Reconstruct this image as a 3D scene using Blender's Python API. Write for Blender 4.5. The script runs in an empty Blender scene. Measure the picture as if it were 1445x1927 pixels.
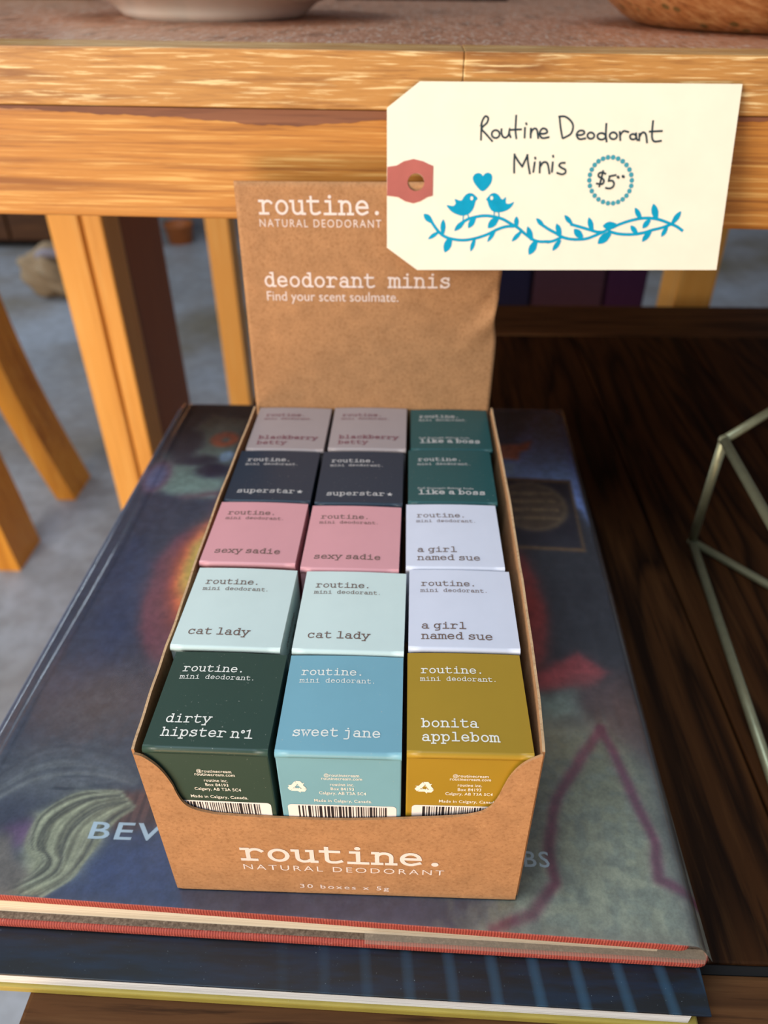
import bpy, bmesh, math, random
import numpy as np
from mathutils import Vector, Matrix, geometry
random.seed(7)
rng = np.random.RandomState(5)
SC = bpy.context.scene
COL = SC.collection

# ---------------------------------------------------------------- camera
cd = bpy.data.cameras.new('camera')
cam = bpy.data.objects.new('camera', cd); COL.objects.link(cam)
cam.matrix_world = Matrix(((0.999331, -0.017681, 0.032017, 0.06667),
                           (0.036295, 0.587302, -0.808554, -0.11485),
                           (-0.004508, 0.809175, 0.587551, 0.22392),
                           (0, 0, 0, 1)))
cd.sensor_fit = 'VERTICAL'; cd.sensor_height = 36.0; cd.sensor_width = 36.0
cd.lens = 1418.26 / 1927 * 36.0
cd.clip_start = 0.01; cd.clip_end = 50
cd.dof.use_dof = True; cd.dof.focus_distance = 0.202; cd.dof.aperture_fstop = 13.0
SC.camera = cam

# ---------------------------------------------------------------- world, lights, exposure
w = bpy.data.worlds.new('world'); SC.world = w; w.use_nodes = True
bg = w.node_tree.nodes['Background']; bg.inputs[0].default_value = (0.80, 0.88, 1.0, 1); bg.inputs[1].default_value = 0.33
def area(name, loc, target, size, energy, color, size_y=None):
    ld = bpy.data.lights.new(name, 'AREA'); ld.energy = energy; ld.color = color
    ld.shape = 'RECTANGLE'; ld.size = size; ld.size_y = size_y or size
    o = bpy.data.objects.new(name, ld); COL.objects.link(o); o.location = loc
    o.rotation_euler = (Vector(target) - Vector(loc)).to_track_quat('-Z', 'Y').to_euler()
    return o
area('window_light', (-1.05, -0.95, 0.55), (0.0, 0.25, 0.05), 0.8, 26, (1.0, 0.92, 0.80), 0.8)
area('sunlit_floor_bounce', (-0.30, -1.05, -0.34), (0.0, 0.25, 0.03), 0.9, 11, (1.0, 0.60, 0.27), 0.5)
area('sky_light', (-0.55, -0.25, 1.9), (0.05, 0.1, 0.0), 1.0, 19, (0.66, 0.84, 1.0))
area('far_window', (-2.5, 1.9, 0.55), (-0.05, 0.1, 0.0), 1.3, 26, (0.74, 0.87, 1.0), 0.9)
SC.view_settings.view_transform = 'Standard'; SC.view_settings.look = 'None'
SC.view_settings.gamma = 1; SC.view_settings.use_curve_mapping = False
SC.view_settings.exposure = 0.0
SC.cycles.use_denoising = True

# ---------------------------------------------------------------- helpers
def lin(r, g, b):
    f = lambda c: (c / 255 / 12.92) if c / 255 <= 0.04045 else ((c / 255 + 0.055) / 1.055) ** 2.4
    return (f(r), f(g), f(b), 1)

def prop(o, label=None, cat=None, group=None, kind=None):
    if label: o['label'] = label
    if cat: o['category'] = cat
    if group: o['group'] = group
    if kind: o['kind'] = kind
    return o

def thing(name, label, cat, loc=(0, 0, 0), rz=0, group=None):
    o = bpy.data.objects.new(name, None); COL.objects.link(o); o.empty_display_size = 0.02
    o.location = loc; o.rotation_euler = (0, 0, rz)
    return prop(o, label, cat, group)

def link_mesh(name, me, m=None, parent=None, loc=None, smooth=False):
    o = bpy.data.objects.new(name, me); COL.objects.link(o)
    if m is not None: me.materials.append(m)
    if parent is not None: o.parent = parent
    if loc is not None: o.location = loc
    if smooth:
        for p in me.polygons: p.use_smooth = True
    return o

def pyd(name, v, f, m=None, parent=None, loc=None, smooth=False):
    me = bpy.data.meshes.new(name); me.from_pydata([tuple(map(float, q)) for q in v], [], f); me.update()
    return link_mesh(name, me, m, parent, loc, smooth)

def bm_obj(name, bm, m=None, parent=None, loc=None, smooth=False):
    me = bpy.data.meshes.new(name); bm.to_mesh(me); bm.free()
    return link_mesh(name, me, m, parent, loc, smooth)

def box(name, x0, x1, y0, y1, z0, z1, m, parent=None, bev=0.0, seg=2, loc=None, jig=0):
    bm = bmesh.new(); bmesh.ops.create_cube(bm, size=1)
    for v in bm.verts:
        v.co = Vector(((x0 + x1) / 2 + v.co.x * (x1 - x0), (y0 + y1) / 2 + v.co.y * (y1 - y0), (z0 + z1) / 2 + v.co.z * (z1 - z0)))
        if jig: v.co += Vector([random.uniform(-jig, jig) for _ in range(3)])
    if bev: bmesh.ops.bevel(bm, geom=bm.edges[:], offset=bev, segments=seg, profile=0.6, affect='EDGES')
    return bm_obj(name, bm, m, parent, loc)

def catmull(pts, n=6, closed=False):
    P = [np.array(p, float) for p in pts]
    if len(P) < 3: return P
    out = []; N = len(P)
    rngi = range(N) if closed else range(N - 1)
    for i in rngi:
        if closed: a, b, c, d = P[i - 1], P[i], P[(i + 1) % N], P[(i + 2) % N]
        else: a, b, c, d = P[max(i - 1, 0)], P[i], P[i + 1], P[min(i + 2, N - 1)]
        for k in range(n):
            t = k / n
            out.append(0.5 * ((2 * b) + (-a + c) * t + (2 * a - 5 * b + 4 * c - d) * t * t + (-a + 3 * b - 3 * c + d) * t ** 3))
    if not closed: out.append(P[-1])
    return out

def tube(name, pts, r, m, parent=None, seg=12, loc=None, cap=True, radii=None, flat=1.0):
    P = [Vector(tuple(map(float, p))) for p in pts]; vs = []; fs = []; up = None
    for i, p in enumerate(P):
        t = (P[min(i + 1, len(P) - 1)] - P[max(i - 1, 0)]).normalized()
        if up is None: up = Vector((0, 0, 1)) if abs(t.z) < 0.9 else Vector((0, 1, 0))
        a = t.cross(up).normalized(); b = a.cross(t).normalized(); up = b
        rr = radii[i] if radii else r
        for k in range(seg):
            an = 2 * math.pi * k / seg
            vs.append(p + a * (rr * math.cos(an)) + b * (rr * flat * math.sin(an)))
    for i in range(len(P) - 1):
        for k in range(seg):
            fs.append((i * seg + k, i * seg + (k + 1) % seg, (i + 1) * seg + (k + 1) % seg, (i + 1) * seg + k))
    if cap:
        fs.append(tuple(range(seg))[::-1]); fs.append(tuple((len(P) - 1) * seg + k for k in range(seg)))
    return pyd(name, vs, fs, m, parent, loc, True)

def plate(outer, holes, fmap, th):
    """flat sheet from a 2D outline (with holes): fmap(u, v, w) -> 3D, w from 0 to th"""
    loops = [outer] + holes
    tri = geometry.tessellate_polygon([[Vector((p[0], p[1], 0)) for p in l] for l in loops])
    flat = [p for l in loops for p in l]; n = len(flat)
    v = [fmap(p[0], p[1], 0) for p in flat] + [fmap(p[0], p[1], th) for p in flat]
    f = [tuple(t) for t in tri] + [tuple(i + n for i in t[::-1]) for t in tri]
    k = 0
    for l in loops:
        for i in range(len(l)):
            a, b = k + i, k + (i + 1) % len(l)
            f.append((a, b, b + n, a + n))
        k += len(l)
    return v, f

def plate_obj(name, outer, holes, fmap, th, m, parent=None, loc=None):
    v, f = plate(outer, holes, fmap, th)
    o = pyd(name, v, f, m, parent, loc)
    bm = bmesh.new(); bm.from_mesh(o.data); bmesh.ops.recalc_face_normals(bm, faces=bm.faces[:]); bm.to_mesh(o.data); bm.free()
    return o

# ribbons: thin flat ink
class Ink:
    def __init__(s): s.v = []; s.f = []; s.lift = []; s.k = 0
    def mark(s): m = len(s.v) - len(s.lift); s.lift += [s.k + .9 * i / m for i in range(m)]; s.k += 1
    def ribbon(s, pts, w, closed=False):
        P = [np.array(p[:2], float) for p in pts]
        if len(P) < 2: return
        n = len(P); base = len(s.v)
        for i, p in enumerate(P):
            a = P[i - 1] if (i > 0 or closed) else p; b = P[(i + 1) % n] if (i < n - 1 or closed) else p
            d1 = p - a; d2 = b - p
            l1 = np.hypot(*d1); l2 = np.hypot(*d2)
            if l1 > 1e-9: d1 = d1 / l1
            if l2 > 1e-9: d2 = d2 / l2
            if l1 <= 1e-9: d1 = d2
            if l2 <= 1e-9: d2 = d1
            t = d1 + d2; L = np.hypot(*t); t = t / L if L > 1e-6 else d1
            nn = np.array([-t[1], t[0]]); c = max(0.55, abs(nn @ np.array([-d1[1], d1[0]])))
            e = np.zeros(2)
            if not closed and i == 0: e = -t * w * 0.42
            if not closed and i == n - 1: e = t * w * 0.42
            s.v += [tuple(p + e + nn * w / 2 / c), tuple(p + e - nn * w / 2 / c)]
        for i in range(n if closed else n - 1):
            j = (i + 1) % n
            s.f.append((base + 2 * i + 1, base + 2 * j + 1, base + 2 * j, base + 2 * i))
        s.mark()
    def disc(s, c, rx, ry=None, n=14):
        ry = ry or rx; b = len(s.v)
        s.v += [(c[0] + rx * math.cos(2 * math.pi * k / n), c[1] + ry * math.sin(2 * math.pi * k / n)) for k in range(n)]
        s.f.append(tuple(range(b, b + n))); s.mark()
    def poly(s, pts):
        b = len(s.v); s.v += [tuple(p[:2]) for p in pts]
        for t in geometry.tessellate_polygon([[Vector((p[0], p[1], 0)) for p in pts]]): s.f.append(tuple(b + i for i in t))
        s.mark()
    def obj(s, name, fmap, m, parent=None, loc=None):
        s.mark(); v = []
        for p, k in zip(s.v, s.lift):
            a = Vector(fmap(*p)); e = 1e-2 if abs(p[0]) > 1 or abs(p[1]) > 1 else 1e-5
            n = (Vector(fmap(p[0] + e, p[1])) - a).cross(Vector(fmap(p[0], p[1] + e)) - a).normalized()
            v.append(a + n * (2.2e-6 * min(k, 45)))
        o = pyd(name, v, s.f, m, parent, loc)
        return o

# typewriter alphabet, strokes on a 0.6 wide cell
def arc(cx, cy, rx, ry, a0, a1, n=10):
    return [(cx + rx * math.cos(math.radians(a0 + (a1 - a0) * k / n)), cy + ry * math.sin(math.radians(a0 + (a1 - a0) * k / n))) for k in range(n + 1)]
def G():
    g = {}; X = .44
    g['r'] = [[(.2, 0), (.2, X)], [(.07, X), (.2, X)], [(.06, 0), (.38, 0)], arc(.38, .26, .18, .18, 180, 60) + [(.52, .37)]]
    g['o'] = [arc(.3, .22, .2, .225, 0, 360, 20)]
    g['u'] = [[(.03, X), (.13, X), (.13, .16)] + arc(.28, .16, .15, .165, 180, 270, 6) + [(.36, .01), (.46, .1)], [(.36, X), (.46, X), (.46, 0)], [(.46, 0), (.56, 0)]]
    g['t'] = [[(.2, .59), (.2, .12)] + arc(.32, .12, .12, .125, 180, 270, 5) + [(.42, 0), (.52, .05)], [(.07, X), (.47, X)]]
    g['i'] = [[(.15, X), (.31, X), (.31, 0)], [(.1, 0), (.52, 0)], 'dot']
    g['n'] = [[(.05, X), (.14, X), (.14, 0)], [(.04, 0), (.24, 0)], [(.14, .3)] + arc(.3, .28, .16, .16, 160, 0, 8) + [(.46, 0)], [(.36, 0), (.56, 0)]]
    g['h'] = [[(.05, .62), (.14, .62), (.14, 0)], [(.04, 0), (.24, 0)], [(.14, .3)] + arc(.3, .28, .16, .16, 160, 0, 8) + [(.46, 0)], [(.36, 0), (.56, 0)]]
    g['m'] = [[(.0, X), (.08, X), (.08, 0)], [(.0, 0), (.16, 0)], [(.08, .32)] + arc(.19, .33, .11, .11, 160, 0, 6) + [(.3, 0)], [(.26, 0), (.36, 0)], [(.3, .32)] + arc(.41, .33, .11, .11, 160, 0, 6) + [(.52, 0)], [(.48, 0), (.6, 0)]]
    g['e'] = [[(.1, .23), (.5, .23)] + arc(.3, .22, .2, .225, 5, 300, 16) + [(.5, .07)]]
    g['c'] = [[(.48, X), (.48, .32)], arc(.3, .22, .19, .225, 45, 300, 14) + [(.5, .07)]]
    g['d'] = [arc(.27, .22, .18, .225, 0, 360, 18), [(.34, .62), (.45, .62), (.45, 0), (.56, 0)]]
    g['b'] = [arc(.33, .22, .18, .225, 0, 360, 18), [(.03, .62), (.14, .62), (.14, 0), (.05, 0)]]
    g['p'] = [arc(.33, .22, .18, .225, 0, 360, 18), [(.03, X), (.14, X), (.14, -.19)], [(.03, -.19), (.28, -.19)]]
    g['g'] = [arc(.27, .23, .18, .21, 0, 360, 18), [(.56, X), (.45, X), (.45, -.06)] + arc(.33, -.06, .12, .13, 0, -90, 5) + [(.16, -.19)]]
    g['a'] = [[(.13, .36)] + arc(.28, .3, .15, .145, 130, 0, 7) + [(.43, 0), (.55, 0)], arc(.26, .125, .17, .13, 0, 360, 16)]
    g['s'] = [[(.46, X), (.46, .33)], catmull([(.46, .36), (.3, .445), (.13, .34), (.28, .23), (.46, .2), (.48, .08), (.3, -.01), (.12, .08)], 4), [(.12, 0), (.12, .11)]]
    g['l'] = [[(.15, .62), (.31, .62), (.31, 0)], [(.1, 0), (.52, 0)]]
    g['k'] = [[(.05, .62), (.14, .62), (.14, 0)], [(.04, 0), (.22, 0)], [(.14, .16), (.42, X)], [(.34, X), (.53, X)], [(.25, .26), (.46, 0)], [(.37, 0), (.56, 0)]]
    g['j'] = [[(.14, X), (.37, X), (.37, -.06)] + arc(.25, -.06, .12, .13, 0, -90, 5) + [(.09, -.19)], 'dot']
    g['w'] = [[(.0, X), (.2, X)], [(.4, X), (.6, X)], [(.08, X), (.19, 0), (.3, .32), (.41, 0), (.52, X)]]
    g['x'] = [[(.1, X), (.5, 0)], [(.5, X), (.1, 0)], [(.03, X), (.2, X)], [(.4, X), (.57, X)], [(.03, 0), (.2, 0)], [(.4, 0), (.57, 0)]]
    g['y'] = [[(.1, X), (.31, .02)], [(.52, X), (.22, -.19)], [(.02, X), (.2, X)], [(.42, X), (.6, X)], [(.08, -.19), (.3, -.19)]]
    g['1'] = [[(.14, .53), (.31, .6), (.31, 0)], [(.1, 0), (.52, 0)]]
    g['`'] = [arc(.14, .46, .08, .09, 0, 360, 12)]
    g['.'] = ['pt']
    return g
GL = G()
def type_ink(ink, text, x, y, adv, wt=.075, sp=1.0, track=None):
    em = adv / .6
    for ch in text:
        if ch == ' ': x += adv * sp; continue
        if ch == '*':
            c = (x + .42 * em, y + .25 * em)
            ink.poly([(c[0] + (.31 if k % 2 == 0 else .13) * em * math.sin(math.pi * k / 5), c[1] + (.31 if k % 2 == 0 else .13) * em * math.cos(math.pi * k / 5)) for k in range(10)])
            x += adv; continue
        for st in GL[ch]:
            if st == 'dot': ink.disc((x + .3 * em, y + .6 * em), wt * em * .72, n=10)
            elif st == 'pt': ink.disc((x + .25 * em, y + .04 * em), wt * em * .85, n=10)
            else: ink.ribbon([(x + p[0] * em, y + p[1] * em) for p in st], wt * em)
        x += adv * (.42 if ch == '`' else 1)
    return x

def sans(name, text, width, height, fmap, m, parent, x=0, y=0, bold=0.0, spacing=1.0, align='L', shear=0.0):
    """built-in sans lettering turned to flat mesh and scaled to a given width and cap height"""
    cu = bpy.data.curves.new('t', 'FONT'); cu.body = text; cu.size = 1; cu.space_character = spacing; cu.offset = bold; cu.shear = shear
    cu.resolution_u = 3
    o = bpy.data.objects.new('t', cu); COL.objects.link(o)
    dg = bpy.context.evaluated_depsgraph_get(); dg.update()
    me = bpy.data.meshes.new_from_object(o.evaluated_get(dg))
    bpy.data.objects.remove(o); bpy.data.curves.remove(cu)
    co = np.array([v.co[:] for v in me.vertices]); mn = co.min(0); mx = co.max(0)
    sx = width / (mx[0] - mn[0]); sy = height / 0.72
    off = -width / 2 if align == 'C' else 0
    for v in me.vertices: v.co = fmap(x + off + (v.co.x - mn[0]) * sx, y + v.co.y * sy)
    me.name = name
    return link_mesh(name, me, m, parent)

# ---------------------------------------------------------------- materials
class NT:
    def __init__(s, name):
        s.m = bpy.data.materials.new(name); s.m.use_nodes = True
        s.n = s.m.node_tree.nodes; s.l = s.m.node_tree.links
        s.b = s.n['Principled BSDF']
    def node(s, t, **k):
        n = s.n.new(t)
        for a, v in k.items():
            if a in ('ins',):
                for i, q in v.items():
                    if hasattr(q, 'is_output') or hasattr(q, 'links'): s.l.new(q, n.inputs[i])
                    else: n.inputs[i].default_value = q
            else: setattr(n, a, v)
        return n
    def coord(s, scale=(1, 1, 1), rot=(0, 0, 0), loc=(0, 0, 0)):
        tc = s.node('ShaderNodeTexCoord')
        return s.node('ShaderNodeMapping', ins={0: tc.outputs['Object'], 1: loc, 2: rot, 3: scale}).outputs[0]
    def noise(s, co, scale=1, detail=3, rough=.55, dist=0):
        return s.node('ShaderNodeTexNoise', ins={'Vector': co, 'Scale': scale, 'Detail': detail, 'Roughness': rough, 'Distortion': dist}).outputs[0]
    def ramp(s, f, stops):
        n = s.node('ShaderNodeValToRGB'); s.l.new(f, n.inputs[0]); e = n.color_ramp.elements
        while len(e) < len(stops): e.new(.5)
        for q, (p, c) in zip(e, stops): q.position = p; q.color = c if len(c) == 4 else (*c, 1)
        return n.outputs[0]
    def mix(s, f, a, b, t='MIX'):
        n = s.n.new('ShaderNodeMix'); n.data_type = 'RGBA'; n.blend_type = t
        for i, q in ((0, f), (6, a), (7, b)):
            if hasattr(q, 'links'): s.l.new(q, n.inputs[i])
            else: n.inputs[i].default_value = q
        return n.outputs[2]
    def math(s, op, a, b=0, c=0):
        n = s.node('ShaderNodeMath', operation=op)
        for i, q in enumerate((a, b, c)):
            if hasattr(q, 'links'): s.l.new(q, n.inputs[i])
            else: n.inputs[i].default_value = q
        return n.outputs[0]
    def bump(s, h, st=.3, d=.0005):
        n = s.node('ShaderNodeBump', ins={'Strength': st, 'Distance': d, 'Height': h}); s.l.new(n.outputs[0], s.b.inputs['Normal'])
    def color(s, c):
        if hasattr(c, 'links'): s.l.new(c, s.b.inputs['Base Color'])
        else: s.b.inputs['Base Color'].default_value = c
    def set(s, **k):
        for a, v in k.items():
            i = s.b.inputs[a.replace('_', ' ')]
            if hasattr(v, 'links'): s.l.new(v, i)
            else: i.default_value = v
        return s.m
BW = lambda v: (v, v, v, 1)

def paper(name, c, rough=.5, spec=.4, var=.08, speck=0.0, bump=.05):
    t = NT(name); co = t.coord()
    n = t.noise(co, 60, 4)
    d = tuple(x * (1 - var) for x in c[:3]) + (1,); e = tuple(min(1, x * (1 + var)) for x in c[:3]) + (1,)
    col = t.ramp(n, [(.3, d), (.7, e)])
    if speck:
        s_ = t.noise(co, 1400, 2, .6)
        col = t.mix(t.ramp(s_, [(.71, BW(0)), (.76, BW(speck))]), col, lin(190, 190, 180))
    t.color(col); t.bump(t.noise(co, 2500, 3), bump, .0002)
    return t.set(Roughness=rough, Specular_IOR_Level=spec)

def kraft(name, c=lin(184, 130, 82)):
    t = NT(name); co = t.coord()
    a = t.noise(co, 900, 4, .7); b = t.noise(t.coord((1, 1, 1)), 150, 4, .6)
    col = t.ramp(b, [(.3, tuple(x * .88 for x in c[:3])), (.7, tuple(min(1, x * 1.1) for x in c[:3]))])
    col = t.mix(t.ramp(a, [(.35, BW(.35)), (.5, BW(0))]), col, lin(120, 76, 40))
    col = t.mix(t.ramp(a, [(.6, BW(0)), (.75, BW(.35))]), col, lin(225, 180, 130))
    t.color(col); t.bump(a, .25, .0002)
    return t.set(Roughness=.8, Specular_IOR_Level=.25)

def wood(name, c_mid, c_dark, c_light, axis, fine=900, along=35, rough=.45, streak=.5, dark=.4, cathedral=0.0, spec=.4, bump=.25):
    t = NT(name)
    sc = [fine] * 3; sc[axis] = along
    sm = [fine * .16] * 3; sm[axis] = along * .25
    co = t.coord(tuple(sc)); cm = t.coord(tuple(sm), loc=(3, 5, 7))
    f = t.noise(co, 1, 4, .6, .3); g = t.noise(cm, 1, 5, .6, .5)
    col = t.ramp(g, [(.3, c_dark), (.48, c_mid), (.72, c_mid)])
    if cathedral:
        sw = [26.0] * 3; sw[axis] = 2.5
        wv = t.node('ShaderNodeTexNoise', ins={'Vector': t.coord(tuple(sw)), 'Scale': 1.0, 'Detail': 1.0}).outputs[0]
        rings = t.math('FRACT', t.math('MULTIPLY', wv, 9.0))
        col = t.mix(t.ramp(rings, [(.0, BW(cathedral)), (.35, BW(0)), (.85, BW(0)), (1, BW(cathedral))]), col, c_dark)
    col = t.mix(t.ramp(f, [(.54, BW(0)), (.66, BW(streak))]), col, c_light)
    col = t.mix(t.ramp(f, [(.32, BW(dark)), (.47, BW(0))]), col, c_dark)
    t.color(col); t.bump(f, bump, .0004)
    return t.set(Roughness=rough, Specular_IOR_Level=spec)

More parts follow.
